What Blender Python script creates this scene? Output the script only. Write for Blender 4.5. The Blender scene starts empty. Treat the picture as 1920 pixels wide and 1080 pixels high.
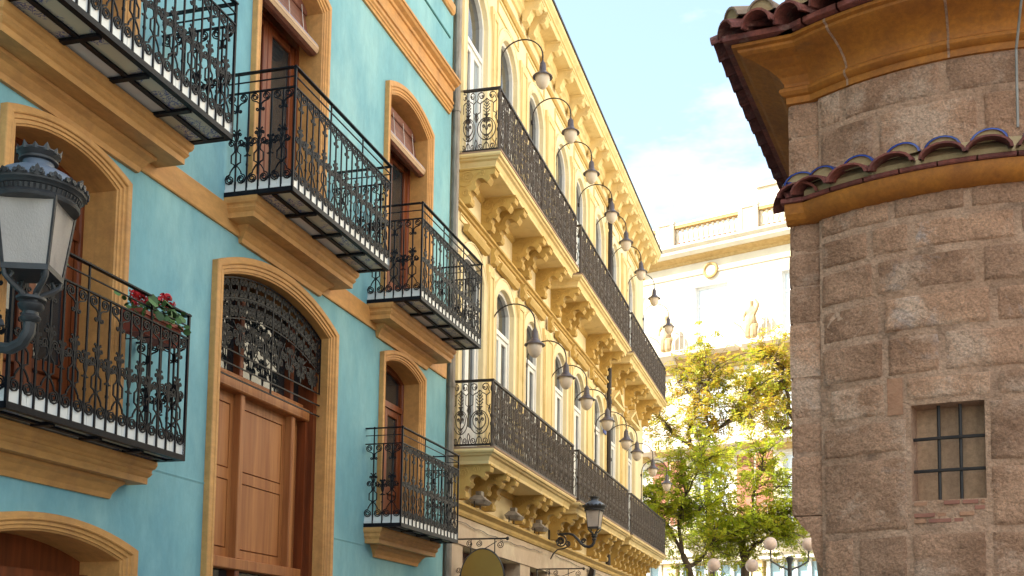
import bpy, math, random
from math import sin, cos, pi, radians, atan2, sqrt
from mathutils import Vector, Matrix, noise
from mathutils.geometry import tessellate_polygon

S = bpy.context.scene
COL = S.collection
# ------------------------------------------------------------------ camera
F_PX, CX, CY = 2088.763, 1062.092, 1055.498          # focal length and principal point for a 1920 x 1080 frame
YAW, PITCH, ROLL = radians(-14.93094), radians(5.08116), radians(.56867)
cd = bpy.data.cameras.new('camera')
cam = bpy.data.objects.new('camera', cd)
COL.objects.link(cam)
fw = Vector((sin(YAW)*cos(PITCH), cos(YAW)*cos(PITCH), sin(PITCH)))
r0 = Vector((cos(YAW), -sin(YAW), 0)); u0 = r0.cross(fw)
rt = r0*cos(ROLL)+u0*sin(ROLL); up = -r0*sin(ROLL)+u0*cos(ROLL)
cam.matrix_world = Matrix(((rt.x, up.x, -fw.x, 0), (rt.y, up.y, -fw.y, 0), (rt.z, up.z, -fw.z, 1.6), (0, 0, 0, 1)))
cd.sensor_width = 36; cd.lens = F_PX/1920*36
cd.shift_x = (960-CX)/1920; cd.shift_y = (CY-540)/1920
cd.clip_start = .1; cd.clip_end = 2000
S.camera = cam
# ------------------------------------------------------------------ light
SUN_EL = radians(44)
SUN_DIR = Vector((-.85, -.53, 0)).normalized()        # horizontal direction towards the sun
w = bpy.data.worlds.new('World'); S.world = w; w.use_nodes = True
nt = w.node_tree; nt.nodes.clear()
out = nt.nodes.new('ShaderNodeOutputWorld'); bg = nt.nodes.new('ShaderNodeBackground')
sky = nt.nodes.new('ShaderNodeTexSky'); sky.sky_type = 'NISHITA'; sky.sun_disc = False
sky.sun_elevation = SUN_EL; sky.sun_rotation = atan2(SUN_DIR.x, SUN_DIR.y)
sky.air_density = 1.0; sky.dust_density = 2.2; sky.ozone_density = .25
tc = nt.nodes.new('ShaderNodeTexCoord'); mp = nt.nodes.new('ShaderNodeMapping')
mp.inputs['Scale'].default_value = (1.2, 1.2, 3.2); mp.inputs['Location'].default_value = (.35, .1, .4)
nz = nt.nodes.new('ShaderNodeTexNoise'); nz.inputs['Scale'].default_value = 2.2; nz.inputs['Detail'].default_value = 7
nz.inputs['Roughness'].default_value = .58
rp = nt.nodes.new('ShaderNodeValToRGB'); rp.color_ramp.elements[0].position = .44; rp.color_ramp.elements[1].position = .72
rp.color_ramp.elements[0].color = (.10, .10, .10, 1); rp.color_ramp.elements[1].color = (.9, .9, .9, 1)
mx = nt.nodes.new('ShaderNodeMix'); mx.data_type = 'RGBA'
mx.inputs['B'].default_value = (6.4, 6.3, 6.1, 1)
L = nt.links.new
L(tc.outputs['Generated'], mp.inputs['Vector']); L(mp.outputs['Vector'], nz.inputs['Vector'])
L(nz.outputs['Fac'], rp.inputs['Fac']); L(rp.outputs['Color'], mx.inputs['Factor'])
tn = nt.nodes.new('ShaderNodeMix'); tn.data_type = 'RGBA'; tn.blend_type = 'MULTIPLY'; tn.inputs['Factor'].default_value = 1; tn.inputs['B'].default_value = (.92, 1.07, 1.0, 1)
L(sky.outputs['Color'], tn.inputs['A']); L(tn.outputs['Result'], mx.inputs['A']); L(mx.outputs['Result'], bg.inputs['Color'])
bg.inputs['Strength'].default_value = .115
L(bg.outputs['Background'], out.inputs['Surface'])
sd = bpy.data.lights.new('sun', 'SUN'); sd.energy = 4.6; sd.angle = radians(.5); sd.color = (1, .95, .86)
so = bpy.data.objects.new('sun', sd); COL.objects.link(so)
sv = Vector((SUN_DIR.x*cos(SUN_EL), SUN_DIR.y*cos(SUN_EL), sin(SUN_EL)))
so.rotation_euler = sv.to_track_quat('Z', 'Y').to_euler(); so.location = sv*60
S.view_settings.view_transform = 'Standard'; S.view_settings.look = 'None'
S.view_settings.gamma = 1; S.view_settings.use_curve_mapping = False
S.view_settings.exposure = 1.88
random.seed(7)
# ------------------------------------------------------------------ helpers
class Mb:
    def __init__(s): s.v = []; s.f = []; s.m = []; s.mi = 0
    def add(s, vs, fs):
        o = len(s.v); s.v += [tuple(p) for p in vs]
        for f in fs: s.f.append(tuple(i+o for i in f)); s.m.append(s.mi)
        return s
    def box(s, x0, x1, y0, y1, z0, z1):
        return s.add([(x0,y0,z0),(x1,y0,z0),(x1,y1,z0),(x0,y1,z0),(x0,y0,z1),(x1,y0,z1),(x1,y1,z1),(x0,y1,z1)],
                     [(3,2,1,0),(4,5,6,7),(0,1,5,4),(1,2,6,5),(2,3,7,6),(3,0,4,7)])
    def cbox(s, x0, x1, y0, y1, z0, z1, c):          # box with a chamfer on the +x face
        return s.add([(x0,y0,z0),(x0,y1,z0),(x0,y1,z1),(x0,y0,z1),(x1-c,y0,z0),(x1-c,y1,z0),(x1-c,y1,z1),(x1-c,y0,z1),
                      (x1,y0+c,z0+c),(x1,y1-c,z0+c),(x1,y1-c,z1-c),(x1,y0+c,z1-c)],
                     [(0,3,2,1),(0,1,5,4),(1,2,6,5),(2,3,7,6),(3,0,4,7),(4,5,9,8),(5,6,10,9),(6,7,11,10),(7,4,8,11),(8,9,10,11)])
    def prism(s, poly, a, b, axis='y'):               # poly: 2-D outline; extruded along axis from a to b
        n = len(poly)
        def P(p, t):
            return {'y': (p[0], t, p[1]), 'x': (t, p[0], p[1]), 'z': (p[0], p[1], t)}[axis]
        vs = [P(p, a) for p in poly]+[P(p, b) for p in poly]
        fs = [(i, (i+1) % n, n+(i+1) % n, n+i) for i in range(n)]
        tris = tessellate_polygon([[Vector((p[0], p[1], 0)) for p in poly]])
        fs += [tuple(t) for t in tris]+[tuple(n+i for i in reversed(t)) for t in tris]
        return s.add(vs, fs)
    def tube(s, pts, r, n=4, closed=False, cap=True):
        pts = [Vector(p) for p in pts]; m = len(pts)
        if m < 2: return s
        rad = r if isinstance(r, (list, tuple)) else [r]*m
        vs = []; prev = None
        for i in range(m):
            if closed: t = pts[(i+1) % m]-pts[i-1]
            else: t = pts[min(i+1, m-1)]-pts[max(i-1, 0)]
            if t.length < 1e-9: t = Vector((0, 0, 1))
            t.normalize()
            if prev is None:
                a = Vector((1, 0, 0)) if abs(t.x) < .9 else Vector((0, 1, 0))
            else: a = prev
            a = a-t*a.dot(t)
            if a.length < 1e-6: a = t.orthogonal()
            a.normalize(); b = t.cross(a); prev = a
            for k in range(n):
                an = 2*pi*k/n+pi/4
                vs.append(pts[i]+(a*cos(an)+b*sin(an))*rad[i])
        fs = []
        for i in range(m if closed else m-1):
            j = (i+1) % m
            for k in range(n):
                fs.append((i*n+k, i*n+(k+1) % n, j*n+(k+1) % n, j*n+k))
        if cap and not closed:
            fs.append(tuple(reversed(range(n)))); fs.append(tuple((m-1)*n+k for k in range(n)))
        return s.add(vs, fs)
    def lathe(s, prof, n=16, c=(0, 0, 0), rot=0.0):
        vs = []
        for r, z in prof:
            for k in range(n):
                a = 2*pi*k/n+rot; vs.append((c[0]+r*cos(a), c[1]+r*sin(a), c[2]+z))
        fs = []
        for i in range(len(prof)-1):
            for k in range(n): fs.append((i*n+k, i*n+(k+1) % n, (i+1)*n+(k+1) % n, (i+1)*n+k))
        if prof[0][0] > 1e-4: fs.append(tuple(reversed(range(n))))
        if prof[-1][0] > 1e-4: fs.append(tuple((len(prof)-1)*n+k for k in range(n)))
        return s.add(vs, fs)
    def rings(s, rings, closed=False):                # loft through equal-length rings of points
        n = len(rings[0]); vs = [p for r in rings for p in r]; fs = []
        for i in range(len(rings)-1):
            for k in range(n if closed else n-1):
                fs.append((i*n+k, i*n+(k+1) % n, (i+1)*n+(k+1) % n, (i+1)*n+k))
        return s.add(vs, fs)
    def mesh(s, name, mats, smooth=False, off=(0, 0, 0)):
        me = bpy.data.meshes.new(name)
        me.from_pydata([(p[0]-off[0], p[1]-off[1], p[2]-off[2]) for p in s.v], [], s.f)
        for m in (mats if isinstance(mats, (list, tuple)) else [mats]): me.materials.append(m)
        if any(s.m): me.polygons.foreach_set('material_index', s.m)
        if smooth:
            me.polygons.foreach_set('use_smooth', [True]*len(me.polygons))
            if smooth != 'all':
                try: me.set_sharp_from_angle(angle=radians(40))
                except Exception: pass
        me.update()
        return me

def link(name, me, parent=None, loc=(0, 0, 0), rot=(0, 0, 0), scale=None):
    o = bpy.data.objects.new(name, me); COL.objects.link(o)
    o.location = loc; o.rotation_euler = rot
    if scale: o.scale = scale
    if parent is not None: o.parent = parent
    return o
def tag(o, label=None, cat=None, group=None, kind=None):
    if label: o['label'] = label
    if cat: o['category'] = cat
    if group: o['group'] = group
    if kind: o['kind'] = kind
    return o
class Frame:                                          # facade frame: d outwards, s along the wall, z up
    def __init__(f, ox, oy, ang): f.o = Vector((ox, oy, 0)); f.a = ang; f.c = cos(ang); f.n = sin(ang)
    def w(f, d, s, z=0): return Vector((f.o.x+d*f.c-s*f.n, f.o.y+d*f.n+s*f.c, z))
class Thing:
    """an Empty at the base of a thing; its parts are meshes written in facade coordinates"""
    def __init__(t, name, label, cat, fr, base=(0, 0, 0), group=None):
        t.base = base; t.fr = fr
        t.e = link(name, None, None, fr.w(*base), (0, 0, fr.a)); tag(t.e, label, cat, group)
    def part(t, name, mb, mat, parent=None, smooth=False):
        return link(name, mb.mesh(name, mat, smooth, t.base), parent or t.e)
    def inst(t, name, me, parent=None, at=(0, 0, 0), rz=0, scale=None, rot=None):
        b = t.base
        return link(name, me, parent or t.e, (at[0]-b[0], at[1]-b[1], at[2]-b[2]), rot or (0, 0, rz), scale)
# ------------------------------------------------------------------ materials
def mk(name, c1, c2=None, scale=3.0, rough=.8, bump=0.0, bscale=None, detail=6, c3=None, s3=.6, metal=0.0, spec=.5,
       stretch=(1, 1, 1), coord='pos', isl=0.0, bdist=.02, t3=(.5, .68), objvar=0.0, coat=0.0, grain=0.0, gs=60, c4=None, s4=1.0, t4=(.55, .7), streak=None, ss=5.0, st=(.5, .75)):
    m = bpy.data.materials.new(name); m.use_nodes = True
    n = m.node_tree.nodes; l = m.node_tree.links.new
    b = n['Principled BSDF']; b.inputs['Roughness'].default_value = rough; b.inputs['Metallic'].default_value = metal
    b.inputs['Specular IOR Level'].default_value = spec
    if coat: b.inputs['Coat Weight'].default_value = coat; b.inputs['Coat Roughness'].default_value = .15
    if coord == 'pos':
        g = n.new('ShaderNodeNewGeometry'); src = g.outputs['Position']
    else:
        g = n.new('ShaderNodeTexCoord'); src = g.outputs['Object']
    mpn = n.new('ShaderNodeMapping'); mpn.inputs['Scale'].default_value = stretch; l(src, mpn.inputs['Vector'])
    vec = mpn.outputs['Vector']
    def nz(sc, det=detail, ro=.6):
        q = n.new('ShaderNodeTexNoise'); q.inputs['Scale'].default_value = sc; q.inputs['Detail'].default_value = det
        q.inputs['Roughness'].default_value = ro; l(vec, q.inputs['Vector']); return q
    def ramp(f, a, c, lo, hi):
        q = n.new('ShaderNodeValToRGB'); q.color_ramp.elements[0].position = lo; q.color_ramp.elements[1].position = hi
        q.color_ramp.elements[0].color = (*a, 1); q.color_ramp.elements[1].color = (*c, 1); l(f, q.inputs['Fac']); return q.outputs['Color']
    c2 = c2 or tuple(x*.8 for x in c1)
    col = ramp(nz(scale).outputs['Fac'], c1, c2, .36, .66)
    if c3:
        mm = n.new('ShaderNodeMix'); mm.data_type = 'RGBA'
        fac = ramp(nz(s3, 8, .65).outputs['Fac'], (0, 0, 0), (1, 1, 1), *t3)
        l(fac, mm.inputs['Factor']); l(col, mm.inputs['A']); mm.inputs['B'].default_value = (*c3, 1); col = mm.outputs['Result']
    if c4:
        mm = n.new('ShaderNodeMix'); mm.data_type = 'RGBA'; q = nz(s4, 9, .7); q.inputs['Distortion'].default_value = .6
        l(ramp(q.outputs['Fac'], (0, 0, 0), (1, 1, 1), *t4), mm.inputs['Factor']); l(col, mm.inputs['A']); mm.inputs['B'].default_value = (*c4, 1); col = mm.outputs['Result']
    if streak:
        mp2 = n.new('ShaderNodeMapping'); mp2.inputs['Scale'].default_value = (ss, ss, ss*.045); l(src, mp2.inputs['Vector'])
        q = n.new('ShaderNodeTexNoise'); q.inputs['Scale'].default_value = 1; q.inputs['Detail'].default_value = 5; l(mp2.outputs['Vector'], q.inputs['Vector'])
        mm = n.new('ShaderNodeMix'); mm.data_type = 'RGBA'; l(ramp(q.outputs['Fac'], (0, 0, 0), (.6, .6, .6), *st), mm.inputs['Factor']); l(col, mm.inputs['A']); mm.inputs['B'].default_value = (*streak, 1); col = mm.outputs['Result']
    if grain:
        mm = n.new('ShaderNodeMix'); mm.data_type = 'RGBA'; mm.blend_type = 'MULTIPLY'; mm.inputs['Factor'].default_value = 1
        lo, hi = 1-grain, 1+grain*.6
        l(ramp(nz(gs, 9, .75).outputs['Fac'], (lo,)*3, (hi,)*3, .38, .62), mm.inputs['B']); l(col, mm.inputs['A']); col = mm.outputs['Result']
    if isl or objvar:
        if isl: rnd = n.new('ShaderNodeNewGeometry').outputs['Random Per Island']; amt = isl
        else: rnd = n.new('ShaderNodeObjectInfo').outputs['Random']; amt = objvar
        h = n.new('ShaderNodeHueSaturation')
        mr = n.new('ShaderNodeMapRange'); mr.inputs['To Min'].default_value = 1-amt; mr.inputs['To Max'].default_value = 1+amt
        l(rnd, mr.inputs['Value']); l(mr.outputs['Result'], h.inputs['Value']); l(col, h.inputs['Color']); col = h.outputs['Color']
    l(col, b.inputs['Base Color'])
    if bump:
        bp = n.new('ShaderNodeBump'); bp.inputs['Strength'].default_value = bump; bp.inputs['Distance'].default_value = bdist
        l(nz(bscale or scale*4, 8, .62).outputs['Fac'], bp.inputs['Height']); l(bp.outputs['Normal'], b.inputs['Normal'])
    return m
M = {}
M['teal'] = mk('teal_plaster', (.20, .44, .505), (.14, .345, .43), 1.5, .82, .4, 12, streak=(.12, .28, .34), ss=3, st=(.56, .85), c3=(.29, .53, .56), s3=.9, bdist=.012, stretch=(1, 1, .5), t3=(.45, .70), c4=(.125, .32, .40), s4=1.3, t4=(.58, .78), grain=.06, gs=9)
M['ochre'] = mk('ochre_trim_paint', (.63, .325, .105), (.53, .26, .075), 2.2, .62, .15, 25, bdist=.006, stretch=(1, .35, 1), c3=(.42, .19, .06), s3=2.6, t3=(.56, .8), grain=.14, gs=14, streak=(.33, .15, .06), ss=6, st=(.55, .8))
M['iron'] = mk('black_wrought_iron', (.006, .0065, .010), (.012, .012, .015), 30, .4, .1, 60, spec=.12, bdist=.003)
M['iron2'] = mk('brown_black_cast_iron', (.040, .029, .024), (.022, .017, .016), 12, .5, .2, 50, spec=.3, bdist=.004)
M['tile'] = mk('white_glazed_tile', (.74, .74, .72), (.66, .66, .65), 6, .22, objvar=.06)
M['wood'] = mk('varnished_red_brown_wood', (.22, .052, .014), (.13, .03, .008), 9, .42, .1, 40, stretch=(1, 1, .12), bdist=.004, spec=.35, streak=(.08, .018, .006), ss=25, st=(.45, .75))
M['wood2'] = mk('varnished_orange_brown_wood', (.45, .185, .062), (.34, .12, .038), 7, .48, .08, 30, stretch=(1, 1, .1), bdist=.003, spec=.3, streak=(.20, .06, .02), ss=22, st=(.45, .72), c3=(.27, .085, .026), s3=1.2)
M['dark'] = mk('interior_shade_black', (.015, .012, .010), (.01, .009, .008), 3, .9)  # near-black colour painted as the shade of the rooms
M['yellow'] = mk('yellow_ochre_plaster', (.77, .60, .30), (.69, .515, .23), 1.3, .8, .2, 16, c3=(.55, .39, .16), s3=1.7, bdist=.008, t3=(.55, .75), streak=(.46, .32, .13), ss=5, st=(.55, .8))
M['yellowd'] = mk('golden_paint_with_shade', (.57, .375, .11), (.44, .28, .075), 3, .72, .25, 22, bdist=.01)  # golden paint deepened to carry the shading on the brackets
M['cream'] = mk('cream_smooth_plaster', (.84, .71, .45), (.78, .645, .38), 1.6, .8, .1, 20, streak=(.60, .46, .25), ss=5, st=(.52, .8), c3=(.70, .56, .33), s3=.9)
M['white'] = mk('white_painted_wood', (.78, .77, .74), (.70, .69, .67), 5, .4)
M['glass'] = mk('window_glass', (.02, .025, .03), (.03, .035, .04), 1, .03, spec=.9)
M['curtain'] = mk('pale_glass_with_curtain', (.34, .40, .44), (.20, .26, .32), 2.2, .06, spec=.9, stretch=(3, 3, .4))
M['shopstone'] = mk('pinkish_stone_fascia', (.58, .45, .33), (.48, .36, .26), 2.5, .8, .4, 18, c3=(.66, .56, .42), s3=1.2, bdist=.01)
M['maroon'] = mk('maroon_shopfront_paint', (.12, .055, .05), (.09, .04, .036), 3, .5)
M['slab'] = mk('weathered_slab_edge', (.36, .24, .16), (.25, .16, .11), 5, .85, .4, 30)
M['railiron'] = mk('brown_painted_railing_iron', (.085, .064, .052), (.05, .038, .032), 9, .55, .2, 50, spec=.3)
M['lampmetal'] = mk('violet_grey_lamp_metal', (.085, .07, .085), (.055, .045, .055), 8, .42, .1, 40, spec=.6)
M['globe'] = mk('warm_white_lamp_glass', (.62, .52, .42), (.54, .45, .36), 5, .25)
M['lantmetal'] = mk('grey_black_lantern_metal', (.048, .047, .049), (.03, .03, .032), 7, .42, .3, 45, spec=.45, bdist=.004)
M['lantdome'] = mk('blue_grey_lantern_dome', (.11, .14, .19), (.08, .10, .145), 5, .45, .1, 40)
M['stone'] = mk('warm_brown_sandstone', (.62, .325, .19), (.37, .18, .098), 3.6, .95, 1.0, 30, c3=(.66, .40, .265), s3=2.1, bdist=.05, objvar=.2, t3=(.52, .62), detail=9, grain=.34, gs=75, c4=(.44, .335, .295), s4=1.6, t4=(.60, .70))
M['mortar'] = mk('pinkish_lime_mortar', (.64, .37, .235), (.47, .25, .145), 3, .95, 1.0, 34, bdist=.04, grain=.25, gs=60, c3=(.30, .165, .10), s3=2.2, t3=(.56, .66))
M['brownfill'] = mk('red_brown_clay_infill', (.44, .21, .115), (.34, .15, .08), 8, .95, .6, 40)
M['orange'] = mk('orange_ochre_cornice_paint', (.47, .155, .013), (.33, .10, .010), 3.5, .7, .4, 30, grain=.2, gs=30, c3=(.20, .075, .022), s3=5, bdist=.008, t3=(.58, .78))
M['terra'] = mk('dark_terracotta', (.25, .062, .038), (.14, .038, .032), 6, .8, .5, 35, objvar=.25, grain=.35, gs=30, c3=(.30, .16, .11), s3=6, t3=(.58, .7))
M['blue'] = mk('cobalt_glazed_tile_edge', (.02, .04, .22), (.05, .07, .25), 18, .22, objvar=.2)
M['tilefill'] = mk('pale_ochre_tile_mortar', (.52, .36, .19), (.42, .28, .14), 9, .95, .6, 40)
M['farwall'] = mk('cream_white_sunlit_render', (.60, .53, .41), (.52, .45, .34), 1.2, .8)
M['bouncewall'] = mk('pale_warm_render', (.80, .73, .60), (.74, .67, .53), 1.2, .8)  # for the unseen wall added to bounce sunlight
M['fargold'] = mk('ochre_frieze_render', (.46, .31, .12), (.36, .23, .08), 6, .85, .6, 12, bdist=.05)
M['brick'] = mk('red_brick_panel', (.36, .14, .085), (.27, .10, .065), 5, .9, .3, 20)
M['bark'] = mk('grey_brown_bark', (.10, .068, .048), (.055, .038, .028), 6, .9, .7, 30, stretch=(1, 1, .3))
M['ground'] = mk('grey_paving', (.27, .25, .22), (.21, .195, .175), 1.5, .85, .2, 12)
M['street'] = mk('grey_street_slabs', (.22, .205, .185), (.17, .16, .145), 2, .8, .2, 14)
M['roofred'] = mk('roof_terracotta', (.32, .12, .07), (.24, .09, .055), 3, .85)
M['gold'] = mk('olive_gold_sign_paint', (.33, .205, .035), (.29, .175, .03), 2, .45)
M['petal'] = mk('red_geranium_petals', (.55, .012, .015), (.40, .01, .02), 9, .6, isl=.35)
M['flowerleaf'] = mk('geranium_leaves', (.06, .14, .03), (.04, .09, .02), 8, .6, isl=.4)
M['planter'] = mk('terracotta_planter', (.30, .07, .04), (.24, .055, .035), 5, .6)
M['pipe'] = mk('worn_grey_zinc_pipe', (.20, .165, .135), (.36, .32, .28), 9, .7, .3, 40, stretch=(1, 1, .3))
M['bamboo'] = mk('brown_wood_slat', (.20, .075, .05), (.14, .05, .035), 10, .5, objvar=.2)
M['slatlight'] = mk('pale_wood_slat', (.52, .34, .20), (.45, .29, .17), 8, .5)
M['slatblue'] = mk('bluish_grey_slat', (.36, .36, .48), (.30, .30, .42), 8, .4)
M['plate'] = mk('blue_enamel_plate', (.015, .06, .35), None, 3, .3)
M['shopglass'] = mk('blue_shop_glass', (.22, .34, .40), (.15, .25, .31), 1, .08, spec=.8)
M['farpane'] = mk('glare_whitened_glass', (.60, .63, .66), (.50, .55, .60), 2, .12, spec=.6)  # glass colour whitened to stand in for overexposed glare
M['milk'] = mk('milky_globe_glass', (.58, .44, .38), (.50, .38, .33), 4, .3)
def frosted():
    m = mk('frosted_lantern_glass', (.86, .79, .73), (.72, .66, .61), 6, .22, .9, 120, bdist=.012, c3=(.42, .38, .37), s3=3.5, stretch=(1, 1, .5))
    n = m.node_tree.nodes; l = m.node_tree.links.new
    t = n.new('ShaderNodeBsdfTranslucent'); t.inputs['Color'].default_value = (.88, .80, .72, 1)
    x = n.new('ShaderNodeMixShader'); x.inputs[0].default_value = .5
    l(n['Principled BSDF'].outputs[0], x.inputs[1]); l(t.outputs[0], x.inputs[2]); l(x.outputs[0], n['Material Output'].inputs['Surface'])
    return m
M['frost'] = frosted()
def floral():                                          # blue brush flourishes on cream glaze
    m = bpy.data.materials.new('blue_painted_tile'); m.use_nodes = True
    n = m.node_tree.nodes; l = m.node_tree.links.new; b = n['Principled BSDF']; b.inputs['Roughness'].default_value = .3
    g = n.new('ShaderNodeNewGeometry')
    d = n.new('ShaderNodeTexNoise'); d.inputs['Scale'].default_value = 14; d.inputs['Detail'].default_value = 3; l(g.outputs['Position'], d.inputs['Vector'])
    ad = n.new('ShaderNodeMixRGB'); ad.blend_type = 'ADD'; ad.inputs[0].default_value = .16
    l(g.outputs['Position'], ad.inputs[1]); l(d.outputs['Color'], ad.inputs[2])
    v = n.new('ShaderNodeTexVoronoi'); v.feature = 'DISTANCE_TO_EDGE'; v.inputs['Scale'].default_value = 26; l(ad.outputs[0], v.inputs['Vector'])
    r = n.new('ShaderNodeValToRGB'); r.color_ramp.elements[0].position = .05; r.color_ramp.elements[1].position = .12
    r.color_ramp.elements[0].color = (1, 1, 1, 1); r.color_ramp.elements[1].color = (0, 0, 0, 1); l(v.outputs['Distance'], r.inputs['Fac'])
    k = n.new('ShaderNodeTexNoise'); k.inputs['Scale'].default_value = 5.5; k.inputs['Detail'].default_value = 1; l(g.outputs['Position'], k.inputs['Vector'])
    r2 = n.new('ShaderNodeValToRGB'); r2.color_ramp.elements[0].position = .47; r2.color_ramp.elements[1].position = .53; l(k.outputs['Fac'], r2.inputs['Fac'])
    mu = n.new('ShaderNodeMath'); mu.operation = 'MULTIPLY'; l(r.outputs['Color'], mu.inputs[0]); l(r2.outputs['Color'], mu.inputs[1])
    mm = n.new('ShaderNodeMix'); mm.data_type = 'RGBA'; l(mu.outputs[0], mm.inputs['Factor'])
    mm.inputs['A'].default_value = (.60, .54, .40, 1); mm.inputs['B'].default_value = (.06, .08, .30, 1); l(mm.outputs['Result'], b.inputs['Base Color'])
    return m
M['floral'] = floral()
def leafmat(name, cols, tr=.5):
    m = bpy.data.materials.new(name); m.use_nodes = True
    n = m.node_tree.nodes; l = m.node_tree.links.new; b = n['Principled BSDF']; b.inputs['Roughness'].default_value = .5
    b.inputs['Specular IOR Level'].default_value = .3
    g = n.new('ShaderNodeNewGeometry'); r = n.new('ShaderNodeValToRGB'); e = r.color_ramp.elements
    for i, c in enumerate(cols):
        p = i/(len(cols)-1)
        if i == 0: e[0].position = 0; q = e[0]
        elif i == len(cols)-1: e[-1].position = 1; q = e[-1]
        else: q = e.new(p)
        q.color = (*c, 1)
    k = n.new('ShaderNodeTexNoise'); k.inputs['Scale'].default_value = 1.1; k.inputs['Detail'].default_value = 3; l(g.outputs['Position'], k.inputs['Vector'])
    a = n.new('ShaderNodeMath'); a.operation = 'MULTIPLY_ADD'; a.inputs[1].default_value = .55; l(g.outputs['Random Per Island'], a.inputs[0])
    c = n.new('ShaderNodeMapRange'); c.inputs['From Min'].default_value = .3; c.inputs['From Max'].default_value = .7; c.inputs['To Max'].default_value = .5
    l(k.outputs['Fac'], c.inputs['Value']); l(c.outputs['Result'], a.inputs[2]); l(a.outputs[0], r.inputs['Fac']); l(r.outputs['Color'], b.inputs['Base Color'])
    t = n.new('ShaderNodeBsdfTranslucent'); l(r.outputs['Color'], t.inputs['Color'])
    x = n.new('ShaderNodeMixShader'); x.inputs[0].default_value = tr
    l(b.outputs[0], x.inputs[1]); l(t.outputs[0], x.inputs[2]); l(x.outputs[0], n['Material Output'].inputs['Surface'])
    return m
M['leaf'] = leafmat('green_leaves', [(.22, .34, .025), (.34, .42, .03), (.46, .45, .032), (.54, .40, .04)], .55)
M['leafy'] = leafmat('yellowing_leaves', [(.20, .30, .025), (.32, .36, .03), (.42, .36, .03), (.46, .29, .035), (.38, .15, .04)], .55)
# ------------------------------------------------------------------ ground
mb = Mb(); mb.box(-400, 400, -400, 400, -.5, 0)
tag(link('ground', mb.mesh('ground', M['ground'])), kind='structure')
mb = Mb(); mb.add([(-5.0, -14, .004), (-.6, -14, .004), (-.6, 31, .004), (-5.6, 31, .004)], [(0, 1, 2, 3)])
tag(link('street', mb.mesh('street', M['street'])), kind='structure')
mb = Mb(); mb.box(-5.7, -5.0, -12, 14.79, .0, .12)
tag(link('pavement', mb.mesh('pavement', M['ground'])), kind='structure')

def arch_path(sl, sr, zb, zs, za, n=16):
    h = za-zs; c = (sr-sl)/2; m = (sl+sr)/2
    pts = [(sl, zb)]
    if h < 1e-4: return pts+[(sl, zs)]+[(sl+(sr-sl)*i/n, zs) for i in range(1, n)]+[(sr, zs), (sr, zb)]
    R = (c*c+h*h)/(2*h); zc = za-R; a0 = math.asin(min(1, c/R))
    if h > c: a0 = pi-a0
    for i in range(n+1):
        a = -a0+2*a0*i/n
        pts.append((m+R*sin(a), zc+R*cos(a)))
    return pts+[(sr, zb)]
def wall_with_holes(mb, s0, s1, z0, z1, holes, d=0):
    loops = [[Vector((s0, z0, 0)), Vector((s1, z0, 0)), Vector((s1, z1, 0)), Vector((s0, z1, 0))]]
    loops += [[Vector((p[0], p[1], 0)) for p in h] for h in holes]
    flat = [p for lp in loops for p in lp]
    tr = tessellate_polygon(loops)
    fs = []
    for t in tr:
        a, b, c = (flat[i] for i in t)
        if (b-a).cross(c-a).z < 0: t = (t[0], t[2], t[1])
        fs.append(tuple(t))
    mb.add([(d, p.x, p.y) for p in flat], fs)
def surround(mb, inner, outer, prof):
    mb.rings([[(d, pi_[0]+(po[0]-pi_[0])*f, pi_[1]+(po[1]-pi_[1])*f) for pi_, po in zip(inner, outer)] for f, d in prof])
def corbel_rings(mb, prof, s0, s1):                   # prof: (depth, inset along the wall, z); wraps both ends
    mb.rings([[(-.02, s0+i, z), (d, s0+i, z), (d, s1-i, z), (-.02, s1-i, z)] for d, i, z in prof])
    d, i, z = prof[-1]; mb.add([(-.02, s0+i, z), (d, s0+i, z), (d, s1-i, z), (-.02, s1-i, z)], [(0, 1, 2, 3)])
    d, i, z = prof[0]; mb.add([(-.02, s0+i, z), (d, s0+i, z), (d, s1-i, z), (-.02, s1-i, z)], [(3, 2, 1, 0)])
def spiral(cu, cz, r, turns, a0, dr, k=9, rin=.22):
    n = int(turns*k)+1; out = []
    for i in range(n):
        t = i/(n-1); rr = r*(1-t)+r*rin*t; a = a0+dr*2*pi*turns*t
        out.append((cu+rr*cos(a), cz+rr*sin(a)))
    return out
def iron_curves(curves, r, y=True):                   # planar curves in (u, z) to a mesh lying in the x = 0 plane
    mb = Mb()
    for c in curves: mb.tube([(0, p[0], p[1]) for p in c], r, 4, cap=False)
    return mb
# ------------------------------------------------------------------ ironwork of the teal house's balconies (shared meshes)
def lyre_curves():
    out = []
    for q in (-1, 1):
        sp = spiral(q*.059, .165, .05, 2.1, pi/2 if q > 0 else pi/2, -q)
        out.append([(q*.006, .295), (q*.03, .275), (q*.056, .235), (q*.098, .20)][:3]+sp)
        out.append([(q*.008, .29), (q*.02, .312), (q*.048, .325), (q*.048, .40), (q*.02, .425), (q*.012, .45), (q*.02, .485)]
                   + spiral(q*.05, .515, .036, 1.7, pi, -q if q > 0 else 1))
        out.append([(q*.008, .53), (q*.02, .575)]+spiral(q*.034, .595, .018, 1.2, pi if q > 0 else 0, -q))
        out.append([(q*.006, .60), (q*.018, .63), (q*.03, .645), (q*.034, .632)])
    return out
def small_curves():
    out = []
    for q in (-1, 1):
        out.append([(q*.006, .42), (q*.016, .46)]+spiral(q*.036, .49, .026, 1.5, pi if q > 0 else 0, -q))
        out.append([(q*.006, .50), (q*.016, .535)]+spiral(q*.026, .552, .013, 1.1, pi if q > 0 else 0, -q))
        out.append([(q*.004, .40), (q*.02, .38), (q*.032, .385)])
    return out
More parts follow.
